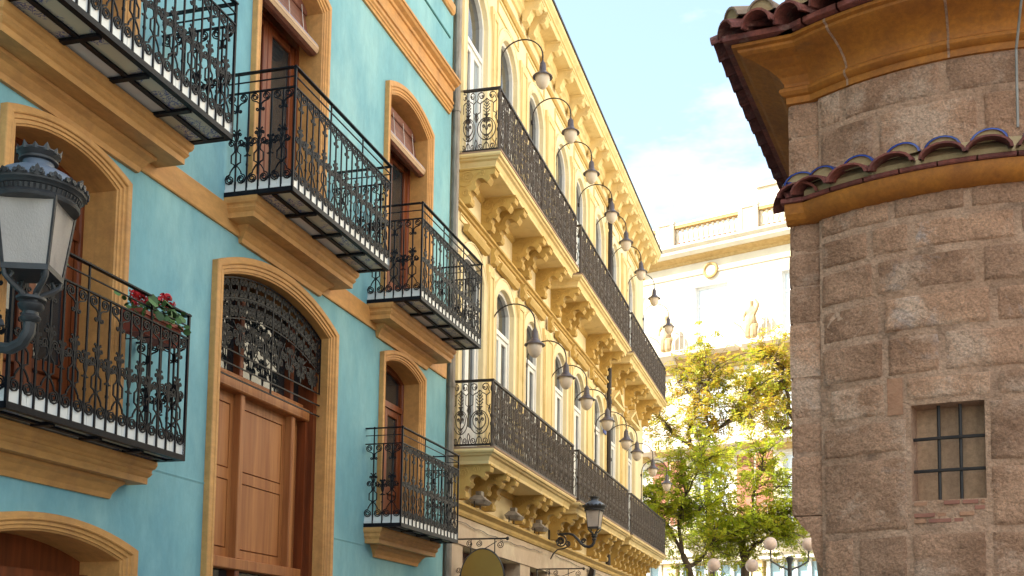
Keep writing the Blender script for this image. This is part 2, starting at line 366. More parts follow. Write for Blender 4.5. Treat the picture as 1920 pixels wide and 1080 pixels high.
def top_curves():
    out = []
    for q in (-1, 1):
        out.append([(q*.006, .845), (q*.014, .875), (q*.034, .893), (q*.05, .90)]+spiral(q*.058, .944, .043, 1.9, -pi/2, q))
        out.append([(q*.01, .88), (q*.012, .84)]+spiral(q*.03, .822, .018, 1.1, pi if q > 0 else 0, q))
    return out
me_lyre = iron_curves(lyre_curves(), .0074).mesh('scroll', M['iron'])
me_small = iron_curves(small_curves(), .0072).mesh('scroll', M['iron'])
me_top = iron_curves(top_curves(), .007).mesh('scroll', M['iron'])
mb = Mb(); mb.box(-.006, .006, -.007, .007, .0, 1.0); mb.box(-.009, .009, -.010, .010, .285, .305); me_bal = mb.mesh('baluster', M['iron'])
mb = Mb(); mb.box(-.010, .010, -.010, .010, .0, 1.2); me_post = mb.mesh('corner_post', M['iron'])
mb = Mb(); mb.box(-.006, .006, -.007, .007, 1.0, 1.2); me_stub = mb.mesh('rail_post', M['iron'])
mb = Mb(); mb.box(-.004, .0, -.094, .094, 0, .1); me_skirt = mb.mesh('skirting_tile', M['tile'])

def teal_balcony(T, s0, s1, D, zb, nb, label):
    m = Mb(); h = .045
    m.box(D-.05, D, s0, s1, zb, zb+.012); m.box(D-.008, D, s0, s1, zb+.012, zb+h)          # angle iron rim
    for e in (s0, s1-.05): m.box(0, D-.05, e, e+.05, zb, zb+.012)
    for e in (s0, s1-.008): m.box(0, D-.008, e, e+.008, zb+.012, zb+h)
    cells = 4; q = (s1-s0)/cells; dl = D*.69
    for k in range(1, cells): m.box(.28, D-.05, s0+k*q-.024, s0+k*q+.024, zb-.014, zb+.010)
    m.box(dl-.02, dl+.02, s0+.05, s1-.05, zb-.006, zb+.011)
    B = T.part('balcony', m, M['iron']); B['label'] = label
    for k in range(cells):
        a, b = s0+k*q+.027, s0+(k+1)*q-.027
        if k == 0: a = s0+.05
        if k == cells-1: b = s1-.05
        for (d0, d1, mt) in ((dl+.02, D-.05, 'floral'), (.05, dl-.02, 'floral' if k in (0, cells-1) else 'tile')):
            m = Mb(); m.box(d0, d1, a, b, zb+.013, zb+.03); T.part('soffit_tile', m, M[mt], B)
    m = Mb(); m.box(0, D-.02, s0+.01, s1-.01, zb+.032, zb+.075); T.part('floor_slab', m, M['tile'], B)
    # corbel moulding carrying the slab
    hd = D*.49; z = zb
    m = Mb(); corbel_rings(m, [(hd, 0, z-.002), (hd, 0, z-.03), (hd-.012, .006, z-.055), (hd-.03, .022, z-.07), (hd-.034, .026, z-.09), (hd-.026, .022, z-.10),
                               (hd-.04, .034, z-.122), (hd-.055, .045, z-.135), (hd-.055, .045, z-.185)], s0, s1)
    c1 = T.part('corbel', m, M['ochre'], B)
    m = Mb(); corbel_rings(m, [(hd*.42, .2, z-.188), (hd*.40, .21, z-.21), (hd*.28, .24, z-.235), (hd*.22, .25, z-.26), (hd*.14, .27, z-.29), (hd*.1, .28, z-.33)], s0, s1)
    T.part('corbel', m, M['ochre'], B)
    # skirting tiles
    n = round((s1-s0)/.2); st = (s1-s0)/n
    for k in range(n): T.inst('skirting_tile', me_skirt, B, (D-.016, s0+st*(k+.5), zb+.046), scale=(1, st/.192, 1))
    n2 = max(2, round(D/.2)); st2 = D/n2
    for e, r in ((s0+.016, -pi/2), (s1-.016, pi/2)):
        for k in range(n2): T.inst('skirting_tile', me_skirt, B, (st2*(k+.5), e, zb+.046), rz=r, scale=(1, st2/.192, 1))
    # rails
    for nm, zz, th, wd in (('handrail', 1.19, .012, .02), ('middle_rail', 1.10, .008, .007), ('lower_rail', 1.0, .012, .011)):
        m = Mb(); m.box(D-.01-wd, D-.01+wd, s0, s1, zb+zz-th, zb+zz+.0)
        for e in (s0+.01, s1-.01): m.box(-.03, D-.01-wd, e-wd, e+wd, zb+zz-th, zb+zz)
        T.part(nm, m, M['iron'], B)
    step = (s1-s0)/nb
    for k in range(nb+1):
        s = s0+.01+(s1-s0-.02)*k/nb; p = (D-.01, s, zb)
        if k in (0, nb): T.inst('corner_post', me_post, B, p)
        else:
            T.inst('baluster', me_bal, B, p)
            T.inst('scroll', me_lyre if k % 2 else me_small, B, p, scale=(1, step/.118, 1))
            if k % 2 == 0 or True: 
                if k % 2: T.inst('scroll', me_top, B, p, scale=(1, step/.118, 1))
        if 0 < k < nb and k % 6 == 0: T.inst('rail_post', me_stub, B, p)
    ne = max(4, round(D/.118)); se = D/ne
    for e in (s0+.01, s1-.01):
        for k in range(0, ne):
            p = (D-.01-se*(k+1), e, zb)
            if k < ne-1: T.inst('baluster', me_bal, B, p, rz=pi/2)
            if k < ne-1: T.inst('scroll', me_lyre if k % 2 == 0 else me_small, B, p, rz=pi/2, scale=(1, se/.118, 1))
            if k % 2 == 0 and k < ne-1: T.inst('scroll', me_top, B, p, rz=pi/2, scale=(1, se/.118, 1))
            if k == ne-2: T.inst('rail_post', me_stub, B, p, rz=pi/2)
    return B
# ------------------------------------------------------------------ teal house
FT = Frame(-5.7, 0, 0)
TH_ = Thing('teal_house', 'teal plastered house with ochre trim, black iron balconies and a tall arched gate', 'house', FT, (0, 10, 0))
# openings: (inner sl, sr, zb, zs, za, outer margins)
OPEN = {
 'w1': ((6.245, 7.345, 3.2, 5.30, 5.43), (6.11, 7.475, 3.2, 5.40, 5.54), .32),
 'w0': ((6.245, 7.345, 5.93, 8.74, 8.90), (6.11, 7.475, 5.93, 8.85, 9.02), .32),
 'w2': ((9.375, 10.635, 5.93, 8.72, 8.90), (9.235, 10.755, 5.93, 8.85, 9.03), .30),
 'w3': ((12.46, 13.73, 5.93, 8.72, 8.90), (12.33, 13.85, 5.93, 8.84, 9.03), .28),
 'w4': ((12.50, 13.62, 3.2, 5.28, 5.41), (12.37, 13.75, 3.2, 5.38, 5.52), .25),
 'gate': ((8.89, 11.0, .02, 5.15, 5.37), (8.72, 11.16, .02, 5.23, 5.52), .30),
 'garage': ((5.99, 7.59, .02, 2.36, 2.50), (5.84, 7.755, .02, 2.46, 2.63), .35),
 'w5': ((3.05, 4.15, 3.2, 5.30, 5.43), (2.92, 4.28, 3.2, 5.40, 5.54), .3),
 'w6': ((3.05, 4.15, 5.93, 8.74, 8.90), (2.92, 4.28, 5.93, 8.85, 9.02), .3),
}
TOPZ = 14.2
holes = [arch_path(*o[0])[::-1] for o in OPEN.values()]
m = Mb(); wall_with_holes(m, -12, 14.62, -.1, TOPZ, holes)  # unseen length behind the camera and height added to shade the street
m.add([(0, -12, -.1), (-9, -12, -.1), (-9, 14.62, -.1), (0, 14.62, -.1), (0, -12, TOPZ), (-9, -12, TOPZ), (-9, 14.62, TOPZ), (0, 14.62, TOPZ)],
      [(0, 1, 5, 4), (1, 2, 6, 5), (2, 3, 7, 6), (4, 5, 6, 7)])
TH_.part('wall', m, M['teal'])
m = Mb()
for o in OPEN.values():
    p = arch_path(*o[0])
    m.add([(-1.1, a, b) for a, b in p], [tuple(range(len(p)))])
TH_.part('interior_shade', m, M['dark'])  # dark sheets standing in for the shade behind the openings
PROF = [(0, -1), (0, .012), (.10, .018), (.12, .03), (.30, .032), (.34, .046), (.52, .048), (.56, .062), (.62, .066), (.66, .060), (.97, .062), (1, .055), (1, -.01)]
for k, (i, o, dep) in OPEN.items():
    ip, op = arch_path(*i), arch_path(*o)
    m = Mb(); surround(m, ip, op, [(f, -dep-.1 if d == -1 else d) for f, d in PROF]); TH_.part('window_surround', m, M['ochre'])
# horizontal bands and cornice
m = Mb(); m.prism([(-.01, 5.59), (.022, 5.59), (.028, 5.60), (.028, 5.82), (.02, 5.83), (-.01, 5.83)], -12, 14.56); TH_.part('string_course', m, M['ochre'])
CPROF = [(-.01, 9.47), (.03, 9.47), (.035, 9.50), (.05, 9.51), (.05, 9.535), (.07, 9.55), (.075, 9.58), (.06, 9.585), (.062, 9.605), (.085, 9.615), (.085, 9.64),
         (.066, 9.65), (.066, 9.81), (.09, 9.82), (.10, 9.85), (.15, 9.875), (.17, 9.90), (.19, 9.905), (.19, 9.935), (-.01, 9.97)]
m = Mb(); m.prism(CPROF, -12, 14.5); TH_.part('cornice', m, M['ochre'])
m = Mb(); m.prism([(-.01, 11.0), (.03, 11.0), (.06, 11.03), (.06, 11.14), (-.01, 11.16)], -12, 14.55); TH_.part('upper_band', m, M['ochre'])
m = Mb(); m.box(-.01, .012, -12, 14.5, 10.62, 10.65); TH_.part('drip_line', m, mk('dark_teal_line', (.02, .13, .13)))
m = Mb(); m.prism([(-.01, 13.7), (.1, 13.75), (.35, 14.0), (.4, 14.2), (-.01, 14.25)], -12, 14.6); TH_.part('eave', m, M['ochre'])
# balconies
teal_balcony(TH_, 5.72, 7.86, .71, 5.875, 18, 'balcony at the top left, its far end over the lantern')
teal_balcony(TH_, 8.86, 11.03, .71, 5.875, 18, 'balcony over the tall arched gate')
teal_balcony(TH_, 11.96, 14.11, .70, 5.855, 18, 'upper balcony next to the yellow house')
teal_balcony(TH_, 5.77, 7.70, .49, 3.165, 16, 'balcony with the red flower boxes')
teal_balcony(TH_, 12.03, 13.94, .48, 3.165, 16, 'small lower balcony next to the yellow house')
for a_, b_, z_ in ((7.9, 8.72, 3.17), (11.17, 12.05, 2.96)):
    m = Mb(); m.prism([(-.004, z_-.03), (.007, z_-.004), (.007, z_+.002), (-.004, z_+.006)], a_, b_); TH_.part('plaster_ridge', m, M['teal'])
# french doors
def french_door(T, sl, sr, zb, zs, za, d, leaves=2, transom=None, panel=.55, mat='wood'):
    m = Mb(); fw_ = .07
    ip = arch_path(sl+fw_, sr-fw_, zb, zs-.02, za-fw_); op = arch_path(sl-.02, sr+.02, zb, zs, za+.02)
    surround(m, ip, op, [(1, d-.05), (1, d+.04), (.5, d+.04), (.4, d+.025), (0, d+.025), (0, d-.05)])
    F_ = T.part('french_door', m, M[mat])
    zt = transom or zs-.05
    m = Mb(); m.box(d-.04, d+.045, sl+.05, sr-.05, zt, zt+.08); T.part('transom', m, M[mat], F_)
    pp = arch_path(sl+fw_, sr-fw_, zt+.08, zs-.02, za-fw_)
    m = Mb(); m.prism([(p[0], p[1]) for p in pp], d-.02, d-.01, 'x'); T.part('pane', m, M['glass'], F_)
    w_ = (sr-sl-2*fw_)/leaves
    for k in range(leaves):
        a, b = sl+fw_+k*w_+.004, sl+fw_+(k+1)*w_-.004
        st = .085; m = Mb()
        m.cbox(d-.03, d+.025, a, a+st, zb, zt, .008); m.cbox(d-.03, d+.025, b-st, b, zb, zt, .008)
        m.cbox(d-.03, d+.022, a+st, b-st, zb, zb+.14, .008); m.cbox(d-.03, d+.022, a+st, b-st, zt-.09, zt, .008)
        m.cbox(d-.03, d+.022, a+st, b-st, zb+panel, zb+panel+.1, .008)
        m.cbox(d-.025, d+.008, a+st, b-st, zb+.14, zb+panel, .02)
        T.part('door_leaf', m, M[mat], F_)
        m = Mb(); m.box(d-.012, d-.004, a+st, b-st, zb+panel+.1, zt-.09); T.part('pane', m, M['glass'], F_)
    return F_
for k in ('w1', 'w0', 'w2', 'w3', 'w4', 'w5', 'w6'):
    i, o, dep = OPEN[k]; french_door(TH_, i[0], i[1], i[2], i[3], i[4], -dep, 2, i[3]-.42)
i, o, dep = OPEN['garage']
m = Mb(); d = -.33; a, b = i[0], i[1]
m.box(d-.05, d-.03, a-.02, b+.02, 0, i[4]+.05)
G = TH_.part('garage_door', m, M['wood'])
for k in range(4):
    q = (b-a)/4; m = Mb(); m.cbox(d-.03, d+.01, a+k*q+.004, a+(k+1)*q-.004, 0, 2.16, .006); m.cbox(d+.01, d+.03, a+k*q+.08, a+(k+1)*q-.08, 1.2, 2.02, .015)
    TH_.part('panel', m, M['wood'], G)
m = Mb(); m.box(d-.03, d+.05, a, b, 2.17, 2.25); TH_.part('rail', m, M['wood'], G)
# tall gate
i, o, dep = OPEN['gate']; a, b = i[0], i[1]
m = Mb(); zz = 4.28
for e0, e1 in ((a, a+.07), (b-.075, b)):
    m.box(-.30, -.11, e0, e1, 0, i[3]); 
for e0, e1 in ((a+.07, a+.12), (b-.13, b-.075)): m.box(-.30, -.17, e0, e1, 0, 4.2)
m.box(-.34, -.30, a, b, 0, 4.2)
G = TH_.part('gate_frame', m, M['wood'])
m = Mb(); m.cbox(-.32, -.15, a+.07, b-.075, 4.20, 4.33, .012); m.cbox(-.32, -.20, a+.12, b-.13, 4.33, 4.38, .01); TH_.part('transom', m, M['wood2'], G)
m = Mb(); m.cbox(-.30, -.17, a+.12, b-.13, 2.46, 2.57, .01); TH_.part('lock_rail', m, M['wood2'], G)
for s in (9.60, 10.61):
    m = Mb(); m.cbox(-.30, -.19, s, s+.075, 0, 2.46, .008); TH_.part('post', m, M['wood'], G)
    m = Mb(); m.cbox(-.30, -.19, s, s+.075, 2.57, 4.20, .008); TH_.part('post', m, M['wood2'], G)
    m = Mb(); m.cbox(-.34, -.22, s+.005, s+.07, 4.38, 5.34, .008); TH_.part('mullion', m, M['wood'], G)
for (p, q) in ((a+.12, 9.60), (9.675, 10.61), (10.685, b-.13)):
    mg = .075; g_ = .011
    m = Mb(); m.box(-.305, -.296, p, q, 2.57, 4.20)
    for z0, z1 in ((2.57, 2.68-g_), (3.33+g_, 3.46-g_), (4.08+g_, 4.20)): m.box(-.296, -.270, p, q, z0, z1)
    for z0, z1 in ((2.68-g_, 3.33+g_), (3.46-g_, 4.08+g_)):
        m.box(-.296, -.270, p, p+mg-g_, z0, z1); m.box(-.296, -.270, q-mg+g_, q, z0, z1)
    TH_.part('leaf', m, M['wood2'], G)
    for z0, z1 in ((2.68, 3.33), (3.46, 4.08)):
        m = Mb(); m.cbox(-.2955, -.2715, p+mg, q-mg, z0, z1, .003); TH_.part('panel', m, M['wood2'], G)
    m = Mb(); m.box(-.30, -.285, p, q, .1, 2.46); TH_.part('pane', m, M['glass'], G)
pp = arch_path(a+.03, b-.03, 4.38, i[3], i[4]-.03)
m = Mb(); m.prism(pp, -.31, -.30, 'x'); TH_.part('pane', m, M['glass'], G)
# the wrought-iron grille filling the gate's arch
def grille():
    ip = arch_path(a+.02, b-.02, 4.52, i[3]-.02, i[4]-.025, 24)
    mm_ = Mb(); d = -.075
    def T3(c): return [(d, p[0], p[1]) for p in c]
    mm_.tube(T3(ip), .009, 4)
    for z in (4.27, 4.39, 4.52): mm_.tube(T3([(a+.01, z), (b-.01, z)]), .009, 4)
    mid = (a+b)/2
    mm_.tube(T3([(mid, 4.27), (mid, i[4]-.04)]), .011, 4)
    GR = TH_.part('arch_grille', mm_, M['iron'])
    def arc(dz, lo):                                  # a line parallel to the arch
        return [(s, z-dz) for s, z in arch_path(a+.02, b-.02, lo, i[3]-.02, i[4]-.025, 24)[1:-1]]
    for dz in (.2, .40):
        mm_ = Mb(); mm_.tube(T3(arc(dz, 4.5)), .007, 4); TH_.part('bar', mm_, M['iron'], GR)
    # one curled stem, shared by all the tendrils
    def stem(r, q): return [(0, -r*1.9), (q*r*.15, -r*1.2), (q*r*.35, -r*.55)]+spiral(q*r*1.35, 0, r, 2.2, pi if q > 0 else 0, -q, 10, .15)
    mes = {}
    for q in (-1, 1):
        mb_ = Mb(); mb_.tube([(0, p[0], p[1]) for p in stem(.05, q)], .0072, 4, cap=False); mes[q] = mb_.mesh('scroll', M['iron'])
    rnd = random.Random(3)
    A = arc(0, 4.5)
    def put(s, z, q, sc, ang): TH_.inst('scroll', mes[q], GR, (d, s, z), rot=(ang, 0, 0), scale=(1, sc, sc))
    for row, dz in enumerate((.06, .135, .215, .29, .365)):
        line = arc(dz, 4.5); n = 13
        for k in range(n):
            t = (k+.5)/n; f = t*(len(line)-1); j = int(f); u = f-j; p, p2 = line[j], line[min(j+1, len(line)-1)]
            s, z = p[0]+(p2[0]-p[0])*u, p[1]+(p2[1]-p[1])*u
            ang = atan2(p2[1]-p[1], p2[0]-p[0])
            if row % 2 == 0: put(s, z+.012, -1, .72, ang); put(s, z+.012, 1, .72, ang)
            else: put(s, z-.012, -1, .72, ang+pi); put(s, z-.012, 1, .72, ang+pi)
    # tree-like sprays below the second bar
    for c0 in (mid-.86, mid-.6, mid-.36, mid-.13, mid+.13, mid+.36, mid+.6, mid+.86):
        top = 4.93-(abs(c0-mid)/1.05)**2*.2-.05
        for k, (du, dzz, q, an, sc) in enumerate(((0, .14, 1, .1, .8), (0, .14, -1, -.1, .8), (.03, .24, 1, .15, .9), (-.03, .24, -1, -.15, .9), (0, .34, 1, .5, .7), (0, .34, -1, -.5, .7))):
            z = 4.52+dzz*(top-4.52)/.42
            put(c0+du, z, q, sc, an)
        mb_ = Mb()
        for q in (-1, 0, 1): mb_.tube(T3([(c0, 4.52), (c0+q*.02, 4.62), (c0+q*.05, 4.75), (c0+q*.13, top)]), .006, 4)
        TH_.part('stem', mb_, M['iron'], GR)
grille()
# roller blinds hang in the two upper windows
def blind(s0, s1, zt, zb, label):
    T = Thing('roller_blind', label, 'blind', FT, (-.1, (s0+s1)/2, zb), 'rolled wooden slat blinds')
    n = 15; m0 = Mb(); m0.cbox(-.24, -.16, s0, s1, zt-.05, zt+.06, .01)
    T.part('head_box', m0, M['bamboo'])
    for k in range(n):
        t = k/n; z = zt-.05+(zb+.09-zt+.05)*t; d = -.19+.07*t
        m = Mb(); m.box(d-.004, d+.006, s0+.015, s1-.015, z-.020, z); T.part('slat', m, M['bamboo'])
    for k in range(12):
        an = 2*pi*k/12; c_ = (-.085, zb+.03); r = .078
        pts = [(c_[0]+r*cos(an+e), c_[1]+r*sin(an+e)) for e in (-.24, .24)]+[(c_[0]+(r-.012)*cos(an+e), c_[1]+(r-.012)*sin(an+e)) for e in (.24, -.24)]
        m = Mb(); m.prism(pts, s0, s1); T.part('slat', m, M['slatblue' if k in (1, 2) else 'slatlight' if k in (0, 11) else 'bamboo'])
    for t in (.12, .37, .63, .88):
        s = s0+(s1-s0)*t
        m = Mb(); m.tube([(-.155, s, zt), (-.115, s, zb+.12), (-.03, s, zb+.05), (-.1, s, zb-.03)], .0035, 4); T.part('cord', m, M['white'])
blind(9.40, 10.61, 8.75, 8.27, 'rolled brown slat blind at the top, in the window above the tall gate')
blind(12.48, 13.71, 8.75, 8.24, 'rolled brown slat blind in the arched window beside the yellow house')
# weathered downpipe in the joint of the two houses
T = Thing('drainpipe', 'weathered grey zinc downpipe in the joint of teal and yellow houses', 'drainpipe', FT, (.06, 14.70, 0))
m = Mb(); m.tube([(.05, 14.70, 0), (.05, 14.70, 14)], .055, 8); T.part('pipe', m, M['pipe'], smooth=True)
for z in (3.5, 5.5, 7.5, 9.6, 11.5):
    m = Mb(); m.tube([(.05, 14.70, z), (.05, 14.70, z+.06)], .066, 8); T.part('collar', m, M['pipe'])
# flower boxes on the lower left balcony
def flower_box(s0, s1, d, z, label, seed):
    T = Thing('flower_box', label, 'flower box', FT, (d, (s0+s1)/2, z), 'red geranium boxes on the lower balcony')
    m = Mb(); h = .17
    m.rings([[(d-.07, s0+.02, z), (d+.07, s0+.02, z), (d+.07, s1-.02, z), (d-.07, s1-.02, z)], [(d-.09, s0, z+h-.03), (d+.09, s0, z+h-.03), (d+.09, s1, z+h-.03), (d-.09, s1, z+h-.03)],
             [(d-.105, s0-.01, z+h-.03), (d+.105, s0-.01, z+h-.03), (d+.105, s1+.01, z+h-.03), (d-.105, s1+.01, z+h-.03)], [(d-.105, s0-.01, z+h), (d+.105, s0-.01, z+h), (d+.105, s1+.01, z+h), (d-.105, s1+.01, z+h)],
             [(d-.07, s0+.02, z+h), (d+.07, s0+.02, z+h), (d+.07, s1-.02, z+h), (d-.07, s1-.02, z+h)]], True)
    m.add([(d-.07, s0+.02, z), (d+.07, s0+.02, z), (d+.07, s1-.02, z), (d-.07, s1-.02, z)], [(3, 2, 1, 0)])
    m.add([(d-.07, s0+.02, z+h-.02), (d+.07, s0+.02, z+h-.02), (d+.07, s1-.02, z+h-.02), (d-.07, s1-.02, z+h-.02)], [(0, 1, 2, 3)])
    T.part('planter', m, M['planter'])
    R_ = random.Random(seed); lv, pt = Mb(), Mb()
    for k in range(150):
        c = Vector((d+R_.uniform(-.12, .15), R_.uniform(s0-.02, s1+.05), z+h+R_.uniform(-.05, .13))); r = R_.uniform(.022, .045)
        nrm = Vector((R_.uniform(-.3, 1), R_.uniform(-.9, .4), R_.uniform(.0, 1))).normalized(); e = nrm.orthogonal().normalized(); f = nrm.cross(e)
        lv.add([c+e*r*cos(q)*(1 if j % 2 else .8)+f*r*sin(q) for j, q in enumerate([2*pi*x/8 for x in range(8)])], [tuple(range(8))])
    T.part('foliage', lv, M['flowerleaf'])
    for k in range(13):
        c = Vector((d+R_.uniform(-.08, .12), s0+(s1-s0)*(k+.5)/13*R_.uniform(.9, 1.05)*.9, z+h+R_.uniform(.08, .19)))
        pt = Mb()
        for j in range(28):
            v = Vector((R_.gauss(0, 1), R_.gauss(0, 1), R_.gauss(0, .8))).normalized(); p = c+v*R_.uniform(.022, .042); r = R_.uniform(.011, .018)
            e = v.orthogonal().normalized(); f = v.cross(e)
            pt.add([p+e*r, p+f*r, p-e*r, p-f*r, p+v*.006], [(0, 1, 4), (1, 2, 4), (2, 3, 4), (3, 0, 4)])
        T.part('flower', pt, M['petal'])
    m = Mb()
    for s in (s0+.12, s1-.12):
        m.tube([(d-.12, s, z+.15), (d-.12, s, z-.02), (d+.10, s, z-.02), (d+.10, s, z+.1)], .006, 4)
    T.part('bracket', m, M['iron'])
flower_box(7.10, 7.62, .37, 4.06, 'red geraniums in a terracotta box on the balcony rail beside the gate', 1)
flower_box(6.05, 6.40, .20, 4.22, 'red geranium box behind the near lantern, at the balcony window', 2)
# ------------------------------------------------------------------ yellow house
YA = radians(1.202)
FY = Frame(-5.39*cos(YA), 5.39*-sin(YA), YA)
YH = Thing('yellow_house', 'yellow ochre house with long iron balconies on carved brackets and a bracketed cornice', 'house', FY, (0, 15, 0))
S0, S1 = 14.86, 31.15
WC = [15.78, 17.45, 19.22, 21.3, 22.95, 24.95, 26.85, 29.15]
WW = .5
def ywin(c, up): return (c-WW, c+WW, 9.06, 11.72, 12.12) if up else (c-WW, c+WW, 4.66, 7.5, 7.78)
holes = []
for c in WC:
    for u in (0, 1):
        i = ywin(c, u); lo = i[0]
        holes.append(arch_path(max(i[0], S0+.02), *i[1:], n=10)[::-1])
m = Mb(); wall_with_holes(m, S0, S1, 3.3, 13.9, holes)
m.add([(0, S0, 3.3), (-9, S0, 3.3), (-9, S1, 3.3), (0, S1, 3.3), (0, S0, 13.9), (-9, S0, 13.9), (-9, S1, 13.9), (0, S1, 13.9)], [(0, 1, 5, 4), (1, 2, 6, 5), (2, 3, 7, 6), (4, 5, 6, 7), (3, 2, 1, 0)])
YH.part('wall', m, M['cream'])
m = Mb(); m.box(-9, -.9, S0, S1, 0, 3.3); YH.part('shop_wall', m, M['maroon'])
for c in WC:
    for u in (0, 1):
        i = ywin(c, u); dep = .09
        ip = arch_path(max(i[0], S0+.02), *i[1:], n=10); op = arch_path(max(i[0]-.17, S0+.01), i[1]+.17, i[2], i[3]+.02, i[4]+.19, 10)
        m = Mb(); surround(m, ip, op, [(0, -dep-.06), (0, .035), (.1, .045), (.2, .045), (.25, .03), (.85, .03), (.88, .042), (1, .042), (1, -.01)])
        YH.part('window_surround', m, M['cream'])
        a, b = i[0], i[1]; d = -dep; fw_ = .065
        m = Mb(); p1 = arch_path(a+fw_, b-fw_, i[2], i[3]-.02, i[4]-fw_, 10); p2 = arch_path(a-.01, b+.01, i[2], i[3], i[4]+.01, 10)
        surround(m, p1, p2, [(1, d-.05), (1, d+.05), (0, d+.05), (0, d-.05)])
        zt = i[3]-.62 if u else i[3]-.5
        m.box(d-.04, d+.055, a+fw_, b-fw_, zt, zt+.075)
        W_ = YH.part('window', m, M['white'])
        m = Mb(); m.prism(arch_path(a+fw_, b-fw_, zt+.075, i[3]-.02, i[4]-fw_, 10), d-.02, d-.01, 'x'); YH.part('pane', m, M['glass'], W_)
        for k in (0, 1):
            e0 = a+fw_+.003 if k == 0 else c+.003; e1 = c-.003 if k == 0 else b-fw_-.003
            m = Mb(); st = .075
            m.cbox(d-.03, d+.035, e0, e0+st, i[2], zt, .008); m.cbox(d-.03, d+.035, e1-st, e1, i[2], zt, .008)
            m.cbox(d-.03, d+.03, e0+st, e1-st, zt-.08, zt, .008); m.cbox(d-.03, d+.03, e0+st, e1-st, i[2], i[2]+.5, .01)
            YH.part('casement', m, M['white'], W_)
            m = Mb(); m.box(d-.012, d-.004, e0+st, e1-st, i[2]+.5, zt-.08); YH.part('pane', m, M['curtain' if (int(c*10)+u+k) % 3 == 0 else 'glass'], W_)
        m = Mb(); m.box(-.89, -.88, a-.05, b+.05, i[2], i[4]+.1); YH.part('interior_shade', m, M['dark'])  # dark sheet painted as the shade behind each window
        if not u and c < 25.9:                        # little carved hood above the lower windows
            m = Mb(); m.prism([(.03, i[4]+.19), (.10, i[4]+.20), (.13, i[4]+.27), (.13, i[4]+.30), (.03, i[4]+.32)], max(a-.02, S0+.02), b+.02); YH.part('window_hood', m, M['yellowd'])
        if not u and c > 25.9:                        # triangular pediments beyond the pipe
            z = i[4]+.18; m = Mb()
            m.box(.0, .16, a-.2, b+.2, z, z+.07)
            m.prism([(a-.2, z+.07), (c, z+.42), (b+.2, z+.07), (b+.08, z+.07), (c, z+.34), (a-.08, z+.07)], .0, .16, 'x')
            YH.part('pediment', m, M['yellow'])
# flat strips and recessed panels between the windows
def frame_panel(T, s0, s1, z0, z1, d0, d1, w_, mat, name='wall_panel'):
    m = Mb(); m.box(d0, d1, s0, s0+w_, z0, z1); m.box(d0, d1, s1-w_, s1, z0, z1); m.box(d0, d1, s0+w_, s1-w_, z0, z0+w_); m.box(d0, d1, s0+w_, s1-w_, z1-w_, z1)
    T.part(name, m, mat)
for k in range(len(WC)-1):
    c = (WC[k]+WC[k+1])/2; g = WC[k+1]-WC[k]-2*WW-.36; hw = min(g, .62)/2
    if hw < .05: continue
    for z0, z1 in ((9.1, 12.22), (4.7, 7.9)):
        m = Mb(); m.box(-.01, .05, c-hw, c+hw, z0, z1); YH.part('pilaster_strip', m, M['yellow'])
        frame_panel(YH, c-hw+.03, c+hw-.03, z0+.9, z1-.12, .049, .068, .05, M['yellow'])
    m = Mb(); m.prism([(.05, 7.92), (.12, 7.94), (.15, 8.0), (.11, 8.1), (.15, 8.17), (.05, 8.2)], c-.09, c+.09); YH.part('carved_block', m, M['yellowd'])
for c in WC:
    frame_panel(YH, max(c-.62, S0+.05), c+.62, 7.99 if c > 25.9 else 8.12, 8.24, -.01, .02, .02, M['yellow']) if c < 25.9 else None
    frame_panel(YH, max(c-.62, S0+.05), c+.62, 12.34, 12.62, -.01, .025, .03, M['yellow'])
# long mouldings
def band(T, name, prof, s0, s1, mat): m = Mb(); m.prism(prof, s0, s1); return T.part(name, m, mat)
band(YH, 'string_course', [(-.01, 8.24), (.05, 8.25), (.06, 8.28), (.10, 8.29), (.10, 8.325), (-.01, 8.345)], S0, 25.75, M['yellowd'])
band(YH, 'frieze_band', [(-.01, 12.68), (.03, 12.685), (.05, 12.72), (.05, 12.77), (.03, 12.79), (-.01, 12.80)], S0, S1+.02, M['yellowd'])
band(YH, 'ledge', [(-.01, 3.70), (.07, 3.71), (.09, 3.75), (.09, 3.79), (.13, 3.82), (.16, 3.84), (.16, 3.875), (-.01, 3.89)], S0, S1+.1, M['yellowd'])
band(YH, 'fascia', [(-.02, 3.30), (.04, 3.30), (.04, 3.64), (.05, 3.70), (-.02, 3.70)], S0, S1+.03, M['shopstone'])
m = Mb(); m.prism([(-.01, 13.02), (.04, 13.03), (.06, 13.10), (.10, 13.13), (.10, 13.30), (.36, 13.31), (.37, 13.42), (.40, 13.43), (.40, 13.47), (.45, 13.52), (.46, 13.58), (.43, 13.60), (-.5, 13.66), (-.5, 13.02)], S0, S1+.42)
YH.part('cornice', m, M['yellow'])
m = Mb(); m.prism([(.40, 13.602), (.475, 13.60), (.485, 13.63), (.40, 13.645)], S0, S1+.44); YH.part('gutter', m, M['iron2'])
m = Mb(); m.add([(.42, S0, 13.62), (.42, S1+.4, 13.62), (-4.5, S1-3, 14.9), (-4.5, S0, 14.9), (-9, S0, 13.7), (-9, S1, 13.7)], [(0, 1, 2, 3), (3, 2, 5, 4), (1, 5, 2)]); YH.part('roof', m, M['roofred'])
